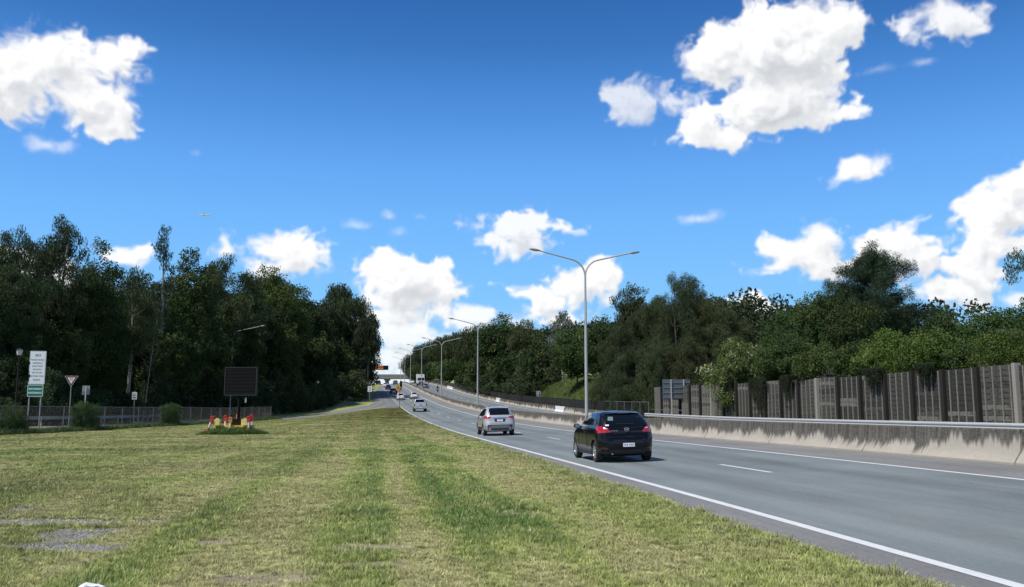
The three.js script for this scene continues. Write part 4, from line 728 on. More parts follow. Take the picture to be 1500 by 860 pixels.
{
  const R = rng(2024), sets = [[], [], []];
  const put = (x, d, s, h, c) => { const v = .58 + 1.05 * R() * R() + .12; sets[Math.floor(R() * 3)].push([x, ground(x, d) - .012, -d, s, h, s, 0, R() * 6.283, 0, c[0] * v, c[1] * v, c[2] * v]); };
  const band = (d0, d1, per, size, hgt) => {
    const area = (d1 - d0) * (1.3 * (d0 + d1) / 2 + 4), n = Math.round(area * per);
    for (let k = 0; k < n; k++) {
      const d = mix(d0, d1, R()), x = mix(Math.max(-.66 * d - 3, -35), Math.min(.66 * d + 3, XL(d) - .5), R()), u = x - XL(d); if (u > edgeIn(d) - .12 || inRamp(x, d) || x < -34.2) continue;
      const [b] = bare(x, d); if (R() < b * .8) continue; const l = lush(x, d), q = fbm(x * 2.2, d * 2.2, 2); if (R() > .55 + q * .8) continue;
      const st = R() < .22 ? .8 : 0; put(x, d, size * (.7 + .6 * R()), hgt * (.5 + .7 * R()) * (.7 + .6 * l), turf(x, d).map((v, i) => mix(v, STRAW[i] * 1.25, st)));
    }
  };
  band(5.5, 12, 460, .058, .072); band(12, 20, 250, .080, .078); band(20, 34, 110, .11, .075); band(34, 60, 46, .17, .085); band(60, 100, 16, .28, .10); band(100, 150, 7, .42, .11);
  for (let k = 0; k < 5200; k++) { const d = 4 + Math.pow(R(), 1.6) * 110, u = edgeIn(d) - .08 - Math.abs(R() + R() - 1) * .9, x = XL(d) + u, g = R(); if (fbm(d * .9, 8, 3) < .42) continue; put(x, d, .06 + d * .0022, (.045 + .11 * R() * R()) * (1 + d * .006), g < .5 ? [.36, .35, .17] : [.25, .29, .09]); }   // ragged fringe at the seal
  for (let k = 0; k < 5200; k++) { const d = 46 + R() * 80, s = (d - 46) / 78, x = mix(-31, -33.4, s) + (R() - .35) * 1.7; put(x, d, .2 + .15 * R(), .22 + .38 * R() * (.4 + fbm(d * .3, 1, 2)), [.07, .11, .03]); }                           // rank growth under the fence
  for (let k = 0; k < 4200; k++) { const a = R() * 6.283, r = Math.sqrt(R()) * (.62 + .6 * vnoise(Math.cos(a) * 2.5 + 7, Math.sin(a) * 2.5 + 7)), x = TX - .15 + Math.cos(a) * r * 2.0, d = TD - .4 + Math.sin(a) * r * 1.9; put(x, d, .16, (.15 + .42 * R() * R() + .1 * R()) * (1.3 - .7 * r * r), R() < .5 ? [.15, .24, .055] : [.10, .17, .04]); }                              // long grass round the trailer
  for (let k = 0; k < 26000; k++) { const d = 98 + R() * 120, x = XL(d) + 20.9 + R() * 13, v = fbm(x * .3, d * .3, 3); put(x, d, .45, .3 + .5 * v, v > .5 ? [.19, .26, .07] : [.14, .18, .06]); }                                            // the bank
  const gr = tag(thing('grass'), 'short mown grass and rank tufts over the verge', null, null, 'stuff'); sets.forEach((q, k) => instanced('tufts', TUFT[k], GRASS, q, gr, 'stuff'));
  const stones = []; for (let k = 0; k < 26000; k++) { const bb = BARE[Math.floor(R() * 6)], x = bb[0] + (R() - .5) * bb[2] * 3, d = bb[1] + (R() - .5) * bb[3] * 3, [, g] = bare(x, d); if (R() > g) continue; const s = .004 + .010 * R() * R(), v = .6 + .6 * R(); stones.push([x, ground(x, d) + s * .2, -d, s * 1.3, s * .8, s, R() * 6, R() * 6, R() * 6, .36 * v, .345 * v, .33 * v]); }
  for (let k = 0; k < 9000; k++) { const d = 5 + Math.pow(R(), 1.5) * 60, u = edgeIn(d) + (R() + R() - 1.1) * .22, s = .004 + .011 * R() * R(), v = .6 + .6 * R(); stones.push([XL(d) + u, roadH(0, d) + .003, -d, s * 1.3, s * .8, s, R() * 6, R() * 6, R() * 6, .30 * v, .285 * v, .26 * v]); }
  tag(instanced('gravel', new THREE.DodecahedronGeometry(1, 0), mat(1, 1, 1, .95), stones, null, 'stuff'), 'pale crushed gravel in the worn grass and along the road edge');
  const leaves = []; for (let k = 0; k < 160; k++) { const d = 8 + R() * 30, x = mix(-.6 * d, XL(d) - 1, R()), v = .6 + .5 * R(); leaves.push([x, ground(x, d) + .05, -d, .03, .03, .02, R() * .8, R() * 6, R() * .8, .38 * v, .34 * v, .24 * v]); }
  tag(instanced('leaf_litter', new THREE.CircleGeometry(.7, 5).rotateX(-Math.PI / 2), GRASS, leaves, null, 'stuff'), 'dry fallen leaves scattered over the mown grass');
}
{ const x = -3.55, d = 7.72, t = thing('paper_litter', 'crumpled white paper lying in the grass at the bottom left', 'litter', null, [x, ground(x, d) + .05, -d]); const g = new THREE.IcosahedronGeometry(.075, 2), Pp = g.attributes.position; for (let k = 0; k < Pp.count; k++) { const f = .65 + .7 * vnoise(Pp.getX(k) * 40 + 9, Pp.getY(k) * 40 + Pp.getZ(k) * 31); Pp.setXYZ(k, Pp.getX(k) * f * 1.3, Pp.getY(k) * f * .7, Pp.getZ(k) * f); } g.computeVertexNormals(); part('sheet', g, mat(.74, .74, .72, .8), t); }
console.log('grass done');

// ───────────────────────── vehicles (nose towards −z, wheels on y = 0) ─────────────────────────
const paint = (r, g, b, metal = .35, rough = .32, cc = 1) => new THREE.MeshPhysicalMaterial({ color: RGB(r, g, b), metalness: metal, roughness: rough, clearcoat: cc, clearcoatRoughness: .05, specularIntensity: r < .01 ? .3 : 1, side: THREE.DoubleSide });
M.glass = new THREE.MeshPhysicalMaterial({ color: RGB(.006, .007, .008), roughness: .05, metalness: 0, side: THREE.DoubleSide });
M.tyre = mat(.018, .018, .018, .85); M.rim = mat(.62, .63, .64, .28, .85); M.plastic = mat(.022, .022, .024, .7); M.tail = new THREE.MeshPhysicalMaterial({ color: RGB(.42, .012, .016), roughness: .12, clearcoat: 1, clearcoatRoughness: .03, side: THREE.DoubleSide }); M.tailDark = new THREE.MeshPhysicalMaterial({ color: RGB(.12, .006, .008), roughness: .12, clearcoat: 1, side: THREE.DoubleSide }); M.clear = mat(.70, .68, .66, .12, .2); M.chrome = mat(.75, .75, .76, .12, 1); M.under = mat(.012, .012, .012, .95);
function shell(rows, opt = {}) {           // rows [y, rear, front, half width, rear corner, front corner]; stacked rounded outlines
  const ysp = [1, 2, 3, 4, 5].map((k) => spline(rows.map((r) => [r[0], r[k]]))), crown = opt.crown ?? .05, y0 = rows[0][0], y1 = rows[rows.length - 1][0];
  const at = (y) => { const [zr, zf, w, rr, rf] = ysp.map((f) => f(y)); return { zr, zf, w, rr: Math.min(rr, w * .9), rf: Math.min(rf, w * .9) }; };
  const rear = (x, y) => { const s = at(y), a = Math.min(Math.abs(x), s.w); let z = s.zr - crown * (a / s.w) ** 2; const e = a - (s.w - s.rr); if (e > 0) z -= s.rr - Math.sqrt(Math.max(0, s.rr * s.rr - e * e)); return z; };
  const front = (x, y) => { const s = at(y), a = Math.min(Math.abs(x), s.w); let z = s.zf + crown * 2 * (a / s.w) ** 2; const e = a - (s.w - s.rf); if (e > 0) z += s.rf - Math.sqrt(Math.max(0, s.rf * s.rf - e * e)); return z; };
  const side = (z, y) => { const s = at(y), zR = s.zr - crown - s.rr, zF = s.zf + crown * 2 + s.rf; if (z > zR) { const e = Math.min(z - zR, s.rr); return s.w - s.rr + Math.sqrt(Math.max(0, s.rr * s.rr - e * e)); } if (z < zF) { const e = Math.min(zF - z, s.rf); return s.w - s.rf + Math.sqrt(Math.max(0, s.rf * s.rf - e * e)); } const q = (z - (zR + zF) / 2) / ((zR - zF) / 2 || 1); return s.w + .018 * (1 - q * q); };
  const b = new MB(), N = opt.n ?? 44, rings = [];
  for (let k = 0; k <= N; k++) {
    const y = mix(y0, y1, k / N), s = at(y), half = [];
    for (let q = 0; q <= 5; q++) { const x = (s.w - s.rr) * q / 5; half.push([x, rear(x, y)]); }
    for (let q = 1; q <= 6; q++) { const a = q / 6 * Math.PI / 2, x = s.w - s.rr + s.rr * Math.sin(a); half.push([x, rear(x - 1e-6, y)]); }
    const zR = s.zr - crown - s.rr, zF = s.zf + crown * 2 + s.rf; for (let q = 1; q < 20; q++) { const z = mix(zR, zF, q / 20); half.push([side(z, y), z]); }
    for (let q = 6; q >= 1; q--) { const a = q / 6 * Math.PI / 2, x = s.w - s.rf + s.rf * Math.sin(a); half.push([x, front(x - 1e-6, y)]); }
    for (let q = 5; q >= 0; q--) { const x = (s.w - s.rf) * q / 5; half.push([x, front(x, y)]); }
    const full = half.concat(half.slice(1, -1).reverse().map(([x, z]) => [-x, z])); rings.push(full.map(([x, z]) => b.v(x, y, z)));
  }
  const n = rings[0].length; for (let k = 0; k < N; k++) for (let q = 0; q < n; q++) b.quad(rings[k][q], rings[k + 1][q], rings[k + 1][(q + 1) % n], rings[k][(q + 1) % n]);
  const s0 = at(y0), s1 = at(y1), c0 = b.v(0, y0, (s0.zr + s0.zf) / 2), c1 = b.v(0, y1 + .004, (s1.zr + s1.zf) / 2); for (let q = 0; q < n; q++) { b.tri(c0, rings[0][q], rings[0][(q + 1) % n]); b.tri(c1, rings[N][(q + 1) % n], rings[N][q]); }
  return { geo: b.geometry(), at, rear, side, front };
}
function patch(S, where, sgn, quad, proud = .005, n = 10) {   // curved sheet lying on the shell; quad: four [a, y], a = x for rear/front, z for side
  const b = new MB(), g = [], lo = [];
  for (let j = 0; j <= n; j++) for (let i = 0; i <= n; i++) {
    const s = i / n, t = j / n, a = mix(mix(quad[0][0], quad[1][0], s), mix(quad[3][0], quad[2][0], s), t), y = mix(mix(quad[0][1], quad[1][1], s), mix(quad[3][1], quad[2][1], s), t);
    const pt = (o) => where === 'side' ? [sgn * (S.side(a, y) + o), y + o * .3, a] : where === 'rear' ? [a, y + o * .5, S.rear(a, y) + o] : [a, y + o * .5, S.front(a, y) - o];
    g.push(b.v(...pt(proud))); lo.push(pt(-.012));
  }
  const id = (i, j) => g[j * (n + 1) + i]; for (let j = 0; j < n; j++) for (let i = 0; i < n; i++) b.quad(id(i, j), id(i + 1, j), id(i + 1, j + 1), id(i, j + 1));
  const rim = []; for (let i = 0; i < n; i++) rim.push([i, 0]); for (let j = 0; j < n; j++) rim.push([n, j]); for (let i = n; i > 0; i--) rim.push([i, n]); for (let j = n; j > 0; j--) rim.push([0, j]);
  const low = rim.map(([i, j]) => b.v(...lo[j * (n + 1) + i])); rim.forEach(([i, j], k) => { const k2 = (k + 1) % rim.length; b.quad(id(i, j), low[k], low[k2], id(...rim[k2])); });
  return b.geometry(.7);
}
const ev = new Evaluator(); ev.useGroups = false; ev.attributes = ['position', 'normal'];
function cutArches(geo, holes) {           // holes [x side, y, z, r]
  let A = new Brush(mergeVertices(geo)); A.geometry.deleteAttribute('uv'); A.updateMatrixWorld();
  for (const [y, z, r, w] of holes) for (const s of [-1, 1]) { const g = new THREE.CylinderGeometry(r, r, .5, 28).rotateZ(Math.PI / 2); g.deleteAttribute('uv'); const B = new Brush(g); B.position.set(s * (w + .02), y, z); B.updateMatrixWorld(); A = ev.evaluate(A, B, SUBTRACTION); }
  return toCreasedNormals(A.geometry, .6);
}
function wheel(t, x, y, z, r, w, spokes, rimR = .66) {
  const g = new THREE.Group(); g.name = 'wheel'; t.add(g); g.position.set(x, y, z); const s = Math.sign(x);
  const pts = [[rimR * r, -w / 2], [r * .93, -w / 2], [r, -w * .38], [r, w * .38], [r * .93, w / 2], [rimR * r, w / 2], [rimR * r * .98, -w / 2]].map(([a, b]) => new THREE.Vector2(a, b));
  part('tyre', new THREE.LatheGeometry(pts, 28).rotateZ(Math.PI / 2), M.tyre, g);
  const b = new MB(); b.geo(new THREE.CylinderGeometry(rimR * r * .97, rimR * r * .97, .02, 24).rotateZ(Math.PI / 2).translate(-s * .02, 0, 0)); part('wheel_well', b.geometry(.5), M.under, g);
  const q = new MB(); q.geo(new THREE.TorusGeometry(rimR * r * .93, r * .05, 6, 28).rotateY(Math.PI / 2).translate(s * w * .40, 0, 0)); q.geo(new THREE.CylinderGeometry(r * .15, r * .17, .05, 12).rotateZ(Math.PI / 2).translate(s * w * .36, 0, 0));
  for (let k = 0; k < spokes; k++) { const a = k / spokes * 6.283; q.geo(new THREE.BoxGeometry(.035, rimR * r * .86, r * .17).translate(s * w * .36, rimR * r * .47, 0), new THREE.Matrix4().makeRotationX(a)); }
  part('rim', q.geometry(.6), M.rim, g); return g;
}
function plate(parent, x, y, z, tilt, text, w = .37) { const tex = canvasTex(256, 96, (g, W, H) => { g.fillStyle = '#e9e7ee'; g.fillRect(0, 0, W, H); g.strokeStyle = '#3a2b4a'; g.lineWidth = 6; g.strokeRect(3, 3, W - 6, H - 6); g.fillStyle = '#3c2a52'; g.font = 'bold 62px sans-serif'; g.textAlign = 'center'; g.textBaseline = 'middle'; g.fillText(text, W / 2, H / 2 + 2, W - 30); }); const o = part('number_plate', new THREE.BoxGeometry(w, .13, .012), M.plastic, parent); o.position.set(x, y, z); o.rotation.x = tilt; const f = part('plate_face', new THREE.PlaneGeometry(w - .01, .12), new THREE.MeshStandardMaterial({ map: tex, roughness: .45, side: THREE.DoubleSide }), o); f.position.z = .009; return o; }
function mirrorWing(t, x, y, z, m) { const g = new THREE.SphereGeometry(1, 10, 8).scale(.11, .075, .085), o = part('door_mirror', g, m, t); o.position.set(x, y, z); const f = part('mirror_glass', new THREE.CircleGeometry(.062, 14).scale(1.3, .9, 1), M.chrome, o); f.position.z = .083; const a = new MB().box(-Math.sign(x) * .1, -.03, 0, .1, .03, .04).build('mirror_arm', M.plastic, o); return o; }

const HATCH = [[.19, 1.70, -1.72, .66, .3, .4], [.26, 1.84, -1.86, .775, .34, .5], [.40, 1.915, -1.94, .822, .36, .55], [.55, 1.93, -1.95, .842, .36, .55], [.68, 1.905, -1.935, .846, .34, .52], [.76, 1.87, -1.86, .842, .32, .48], [.84, 1.845, -1.70, .836, .30, .40], [.92, 1.83, -1.42, .822, .29, .30], [.99, 1.80, -1.12, .795, .28, .24], [1.06, 1.75, -.93, .755, .26, .22], [1.16, 1.675, -.72, .715, .25, .2], [1.27, 1.575, -.48, .668, .24, .2], [1.36, 1.465, -.26, .618, .24, .2], [1.42, 1.36, -.06, .56, .24, .2], [1.452, 1.22, .10, .48, .22, .2], [1.470, 1.0, .30, .34, .18, .16], [1.476, .8, .45, .2, .1, .1]];
const SUV = [[.26, 1.98, -2.0, .74, .3, .4], [.34, 2.12, -2.14, .86, .34, .5], [.48, 2.22, -2.25, .905, .36, .55], [.62, 2.235, -2.27, .918, .36, .55], [.76, 2.19, -2.24, .920, .34, .52], [.88, 2.14, -2.12, .918, .32, .46], [1.0, 2.12, -1.80, .908, .30, .36], [1.08, 2.095, -1.42, .885, .29, .28], [1.16, 2.05, -1.12, .85, .27, .22], [1.28, 1.965, -.88, .805, .25, .2], [1.42, 1.855, -.60, .752, .24, .2], [1.54, 1.73, -.32, .695, .24, .2], [1.62, 1.58, -.06, .63, .24, .2], [1.665, 1.36, .16, .53, .22, .2], [1.69, 1.1, .36, .38, .18, .16], [1.70, .85, .5, .22, .1, .1]];
const shellHatch = shell(HATCH), shellSuv = shell(SUV);
const bodyHatch = cutArches(shellHatch.geo, [[.30, 1.23, .345, .78], [.30, -1.26, .345, .78]]), bodySuv = cutArches(shellSuv.geo, [[.35, 1.36, .40, .86], [.35, -1.33, .40, .86]]);
console.log('car bodies cut');
function hatchback(label, group, m, opt = {}) {
  const t = thing('hatchback', label, 'car', group), S = shellHatch, P2 = (name, w, s, q, mt, parent = t, pr) => part(name, patch(S, w, s, q, pr), mt, parent); part('body', bodyHatch, m, t);
  const rw = P2('rear_window', 'rear', 1, [[-.60, 1.035], [.60, 1.035], [.47, 1.385], [-.47, 1.385]], M.glass);
  if (opt.near) { new MB().box(.0, 1.10, S.rear(0, 1.10) + .015, .52, .018, .018).build('wiper', M.plastic, rw); const f = P2('window_sticker', 'rear', 1, [[-.50, 1.19], [-.34, 1.19], [-.32, 1.30], [-.46, 1.30]], mat(.16, .22, .22, .3), rw, .009); const w2 = P2('reflective_sticker', 'rear', 1, [[-.60, 1.04], [-.50, 1.04], [-.49, 1.08], [-.59, 1.08]], mat(.7, .68, .75, .4), rw, .012); }
  P2('windscreen', 'front', 1, [[.62, 1.06], [-.62, 1.06], [-.42, 1.385], [.42, 1.385]], M.glass);
  for (const s of [-1, 1]) {
    P2('side_window', 'side', s, [[.42, 1.01], [-.72, 1.01], [.10, 1.385], [.42, 1.395]], M.glass); P2('side_window', 'side', s, [[1.20, 1.05], [.48, 1.01], [.48, 1.395], [1.02, 1.375]], M.glass);
    const tl = P2('tail_lamp', 'rear', 1, [[s * .835, .84], [s * .46, .86], [s * .56, .985], [s * .80, 1.045]], M.tail, t, .010); P2('tail_lamp_wrap', 'side', s, [[1.76, .86], [1.42, .96], [1.50, 1.03], [1.72, 1.03]], M.tail, tl, .010);
    if (opt.near) P2('reversing_lens', 'rear', 1, [[s * .66, .955], [s * .56, .945], [s * .58, .975], [s * .66, .985]], M.clear, tl, .016);
    mirrorWing(t, s * .90, 1.02, -.62, m);
    P2('headlamp', 'front', 1, [[s * .40, .70], [s * .74, .72], [s * .72, .84], [s * .46, .80]], M.clear, t, .008);
    const dl = new MB(); dl.box(s * (S.side(.05, .86) + .014), .86, .28, .03, .03, .17); if (opt.near) { dl.build('door_handle', m, t, .5); for (const z of [.46, -.62]) new MB().box(s * (S.side(z, .66) + .001), .66, z, .008, .56, .008).build('door_gap', M.under, t); new MB().box(s * (S.side(0, .28) - .004), .245, -.02, .03, .09, 1.7).build('side_skirt', M.plastic, t, .5); }
  }
  const sp = new MB(); { const y = 1.415, n = 10; const a = [], c = []; for (let k = 0; k <= n; k++) { const x = mix(-.53, .53, k / n), z = S.rear(x, 1.40) ; a.push([x, 1.448 - .02 * (x / .53) ** 2, z - .16], [x, 1.418 - .03 * (x / .53) ** 2, z + .085], [x, 1.385 - .03 * (x / .53) ** 2, z + .05]); } const id = a.map((p) => sp.v(...p)); for (let k = 0; k < n; k++) for (let q = 0; q < 2; q++) sp.quad(id[k * 3 + q], id[k * 3 + q + 1], id[k * 3 + 4 + q], id[k * 3 + 3 + q]); } const sl = sp.build('roof_spoiler', m, t, .5);
  new MB().box(0, 1.405, S.rear(0, 1.40) + .078, .32, .022, .02).build('high_brake_light', M.tailDark, sl, .5);
  P2('bumper_insert', 'rear', 1, [[-.62, .24], [.62, .24], [.66, .36], [-.66, .36]], M.plastic);
  plate(t, 0.02, .50, S.rear(0, .5) + .014, -.06, opt.plate ?? '154 TMT');
  if (opt.near) {
    for (const s of [-1, 1]) P2('bumper_reflector', 'rear', 1, [[s * .72, .40], [s * .58, .38], [s * .58, .41], [s * .72, .43]], M.tailDark, t, .006);
    P2('tailgate_seam', 'rear', 1, [[-.64, .725], [.64, .725], [.64, .733], [-.64, .733]], M.under, t, .003);
    const e = new MB(), zc = S.rear(0, .935) + .016; e.geo(new THREE.TorusGeometry(.058, .009, 6, 24).scale(1.15, .9, 1).translate(.0, .935, zc)); for (const s of [-1, 1]) e.tube([V3(0, .918, zc), V3(s * .025, .942, zc + .003), V3(s * .055, .955, zc)], [.010, .012, .005], 5); e.build('badge', M.chrome, t, .6);
    const l = new MB(); const zz = S.rear(-.36, .905) + .008; for (let k = 0; k < 6; k++) { const x = -.46 + k * .036; l.box(x, .905, zz, .008, .036, .006); l.box(x + .016, .905 + (k % 2 ? .014 : -.014), zz, .02, .007, .006); } l.build('model_lettering', M.chrome, t);
    new MB().tube([V3(-.45, .24, 1.84), V3(-.45, .24, 1.6)], .03, 10).build('exhaust_tip', M.chrome, t); new MB().tube([V3(0, 1.47, 1.02), V3(0, 1.63, 1.16)], [.008, .003], 5).build('aerial', M.plastic, t);
  }
  for (const s of [-1, 1]) for (const z of [1.23, -1.26]) wheel(t, s * .735, .30, z, .30, .19, opt.near ? 10 : 5);
  new MB().box(0, .25, 0, 1.25, .16, 3.3).build('underbody', M.under, t);
  return t;
}
function suv(label, group, m, opt = {}) {
  const t = thing('four_wheel_drive', label, 'car', group), S = shellSuv, P2 = (name, w, s, q, mt, parent = t, pr) => part(name, patch(S, w, s, q, pr), mt, parent); part('body', bodySuv, m, t);
  P2('rear_window', 'rear', 1, [[-.70, 1.20], [.70, 1.20], [.56, 1.56], [-.56, 1.56]], M.glass); P2('windscreen', 'front', 1, [[.70, 1.18], [-.70, 1.18], [-.50, 1.58], [.50, 1.58]], M.glass);
  for (const s of [-1, 1]) {
    P2('side_window', 'side', s, [[.42, 1.15], [-.86, 1.15], [.02, 1.56], [.42, 1.585]], M.glass); P2('side_window', 'side', s, [[1.30, 1.16], [.48, 1.15], [.48, 1.585], [1.22, 1.575]], M.glass); P2('side_window', 'side', s, [[1.72, 1.24], [1.36, 1.17], [1.28, 1.57], [1.50, 1.54]], M.glass);
    const tl = P2('tail_lamp', 'rear', 1, [[s * .90, .98], [s * .50, 1.03], [s * .52, 1.09], [s * .87, 1.16]], M.tail, t, .010); P2('tail_lamp_wrap', 'side', s, [[2.02, 1.0], [1.62, 1.09], [1.66, 1.14], [2.0, 1.13]], M.tail, tl, .010);
    mirrorWing(t, s * 1.0, 1.14, -.78, m); P2('headlamp', 'front', 1, [[s * .45, .86], [s * .80, .88], [s * .78, 1.0], [s * .5, .94]], M.clear, t, .008);
    new MB().tube([V3(s * .60, 1.665, 1.25), V3(s * .63, 1.725, 1.1), V3(s * .63, 1.73, -.1), V3(s * .60, 1.66, -.22)], .018, 6).build('roof_rail', M.galv, t, .6);
    P2('sill_cladding', 'side', s, [[.95, .36], [-.92, .36], [-.92, .50], [.95, .50]], M.plastic); P2('bumper_reflector', 'rear', 1, [[s * .76, .52], [s * .55, .50], [s * .55, .55], [s * .76, .57]], M.tailDark, t, .013);
    if (opt.near) { new MB().box(s * (S.side(.2, .98) + .014), .98, .3, .03, .03, .18).build('door_handle', m, t, .5); for (const z of [.46, -.72, 1.36]) new MB().box(s * (S.side(z, .8) + .001), .82, z, .008, .5, .008).build('door_gap', M.under, t); }
  }
  P2('lower_bumper', 'rear', 1, [[-.84, .34], [.84, .34], [.86, .64], [-.86, .64]], M.plastic, t, .007); P2('skid_plate', 'rear', 1, [[-.50, .42], [.50, .42], [.56, .58], [-.56, .58]], mat(.30, .30, .31, .4, .6), t, .018);
  P2('plate_recess', 'rear', 1, [[-.30, .80], [.30, .80], [.34, .98], [-.34, .98]], M.plastic, t, .004); P2('trim_strip', 'rear', 1, [[-.42, 1.01], [.42, 1.01], [.42, 1.045], [-.42, 1.045]], M.chrome, t, .012);
  plate(t, 0, .885, S.rear(0, .885) + .018, -.12, opt.plate ?? '6 1'); P2('tailgate_seam', 'rear', 1, [[-.8, .70], [.8, .70], [.8, .71], [-.8, .71]], M.under, t, .003);
  const sp = new MB(); { const n = 10, a = []; for (let k = 0; k <= n; k++) { const x = mix(-.60, .60, k / n), z = S.rear(x, 1.60), e = (x / .6) ** 2; a.push([x, 1.662 - .02 * e, z - .2], [x, 1.628 - .03 * e, z + .12], [x, 1.585 - .03 * e, z + .07]); } const id = a.map((p) => sp.v(...p)); for (let k = 0; k < n; k++) for (let q = 0; q < 2; q++) sp.quad(id[k * 3 + q], id[k * 3 + q + 1], id[k * 3 + 4 + q], id[k * 3 + 3 + q]); } sp.build('roof_spoiler', m, t, .5);
  for (const s of [-1, 1]) for (const z of [1.36, -1.33]) wheel(t, s * .80, .35, z, .35, .22, opt.near ? 7 : 5); new MB().box(0, .32, 0, 1.4, .18, 3.8).build('underbody', M.under, t); return t;
}
const UTE_LOW = [[.42, 2.38, -2.35, .78, .12, .4], [.52, 2.48, -2.50, .88, .12, .5], [.70, 2.52, -2.55, .915, .10, .5], [.92, 2.52, -2.52, .92, .10, .45], [1.06, 2.50, -2.30, .905, .10, .35], [1.14, 2.48, -1.70, .88, .10, .25], [1.19, 2.46, -1.25, .85, .1, .2]], UTE_CAB = [[1.12, .72, -1.35, .86, .14, .22], [1.24, .70, -1.08, .83, .14, .2], [1.45, .64, -.72, .765, .14, .2], [1.65, .56, -.38, .70, .16, .2], [1.75, .46, -.16, .64, .18, .2], [1.80, .30, .0, .48, .14, .12], [1.81, .2, .05, .3, .08, .08]];
function ute(label, m) {
  const t = thing('utility_truck', label, 'ute'), A = shell(UTE_LOW, { crown: .02, n: 20 }), B = shell(UTE_CAB, { crown: .03, n: 20 }); part('body', cutArches(A.geo, [[.40, 1.55, .45, .86], [.40, -1.5, .45, .86]]), m, t); part('cabin', B.geo, m, t);
  const p = (S, n, w, s, q, mt, pr, par = t) => part(n, patch(S, w, s, q, pr), mt, par); p(B, 'rear_window', 'rear', 1, [[-.68, 1.30], [.68, 1.30], [.56, 1.70], [-.56, 1.70]], M.glass); p(B, 'windscreen', 'front', 1, [[.7, 1.24], [-.7, 1.24], [-.52, 1.7], [.52, 1.7]], M.glass);
  for (const s of [-1, 1]) { p(B, 'side_window', 'side', s, [[.5, 1.24], [-.9, 1.24], [-.1, 1.7], [.42, 1.7]], M.glass); p(A, 'tail_lamp', 'rear', 1, [[s * .90, .82], [s * .76, .82], [s * .76, 1.10], [s * .88, 1.10]], M.tailDark, .012); mirrorWing(t, s * 1.02, 1.24, -.95, M.plastic); new MB().box(s * .84, 1.21, 1.6, .1, .07, 1.75).build('tub_rail', m, t, .5); p(A, 'headlamp', 'front', 1, [[s * .5, .86], [s * .82, .86], [s * .8, 1.0], [s * .5, 1.0]], M.clear, .01); }
  new MB().box(0, 1.2, 2.43, 1.6, .08, .1).build('tailgate_cap', m, t, .5); p(A, 'tailgate', 'rear', 1, [[-.72, .78], [.72, .78], [.72, 1.14], [-.72, 1.14]], m, .012); new MB().box(0, .95, A.rear(0, .95) + .03, .3, .08, .02).build('tailgate_handle', M.plastic, t, .5);
  new MB().box(0, .58, 2.55, 1.7, .17, .16).build('rear_bumper', M.chrome, t, .5); plate(t, 0, .60, 2.64, 0, '···'); for (const s of [-1, 1]) for (const z of [1.55, -1.5]) wheel(t, s * .79, .38, z, .38, .24, 6, .6); new MB().box(0, .48, 0, 1.3, .2, 4.4).build('underbody', M.under, t); return t;
}
function onRoad(t, u, d, facing = 1, y = 0) { const th = heading(d), x = XL(d) + u, g = Math.atan((P(d + 2) - P(d - 2)) / 4); t.position.set(x, roadH(u, d) + .008 + y, -d); t.rotation.order = 'YXZ'; t.rotation.y = th + (facing < 0 ? Math.PI : 0); t.rotation.x = g * facing; t.rotation.z = (u > 0 && u < 9 ? .025 : 0) * facing; return t; }
const black = paint(.004, .0045, .007, 0, .28, .45), silver = paint(.50, .50, .51, .35, .34, .7), whiteP = paint(.72, .72, .72, .0, .4), greyP = paint(.12, .125, .135, .5, .32), blueP = paint(.012, .018, .05, .3, .3), uteP = paint(.52, .52, .52, .25, .38, .6), charcoal = paint(.03, .032, .035, .3, .3);
onRoad(hatchback('shiny black hatchback nearest the viewer in the left lane', null, black, { near: true }), 1.52, 27.75);
onRoad(suv('silver four-wheel drive wagon ahead of the black hatchback', null, silver, { near: true }), 1.62, 54.4);
onRoad(ute('silver dual-cab utility truck with its tailgate towards the viewer', uteP), 1.75, 128.5);
const G = 'distant traffic going away';
onRoad(hatchback('small white hatchback beyond the hazard sign in the left lane', G, whiteP), 1.45, 192);
onRoad(hatchback('white hatchback in the right lane ahead of the ute', G, whiteP), 4.7, 198);
onRoad(suv('dark four-wheel drive just beyond the small white hatchback', G, charcoal), 1.3, 229);
onRoad(hatchback('dark blue car farther up the left lane', G, blueP), 1.1, 268);
onRoad(hatchback('small white car close ahead of the dark blue car', G, whiteP), .9, 298);
onRoad(suv('dark wagon at the top of the merging lane under the bridge', G, charcoal), -1.2, 345);
onRoad(suv('dark wagon in the right lane near the crest', G, greyP), 5.2, 338);
const O = 'oncoming traffic';
onRoad(hatchback('dark grey oncoming car nearest behind the median barrier', O, greyP), 13, 276, -1);
onRoad(hatchback('white oncoming car behind the white truck', O, whiteP), 13, 372, -1);
onRoad(hatchback('silver oncoming car beside the white truck in its far lane', O, silver), 16.4, 352, -1);
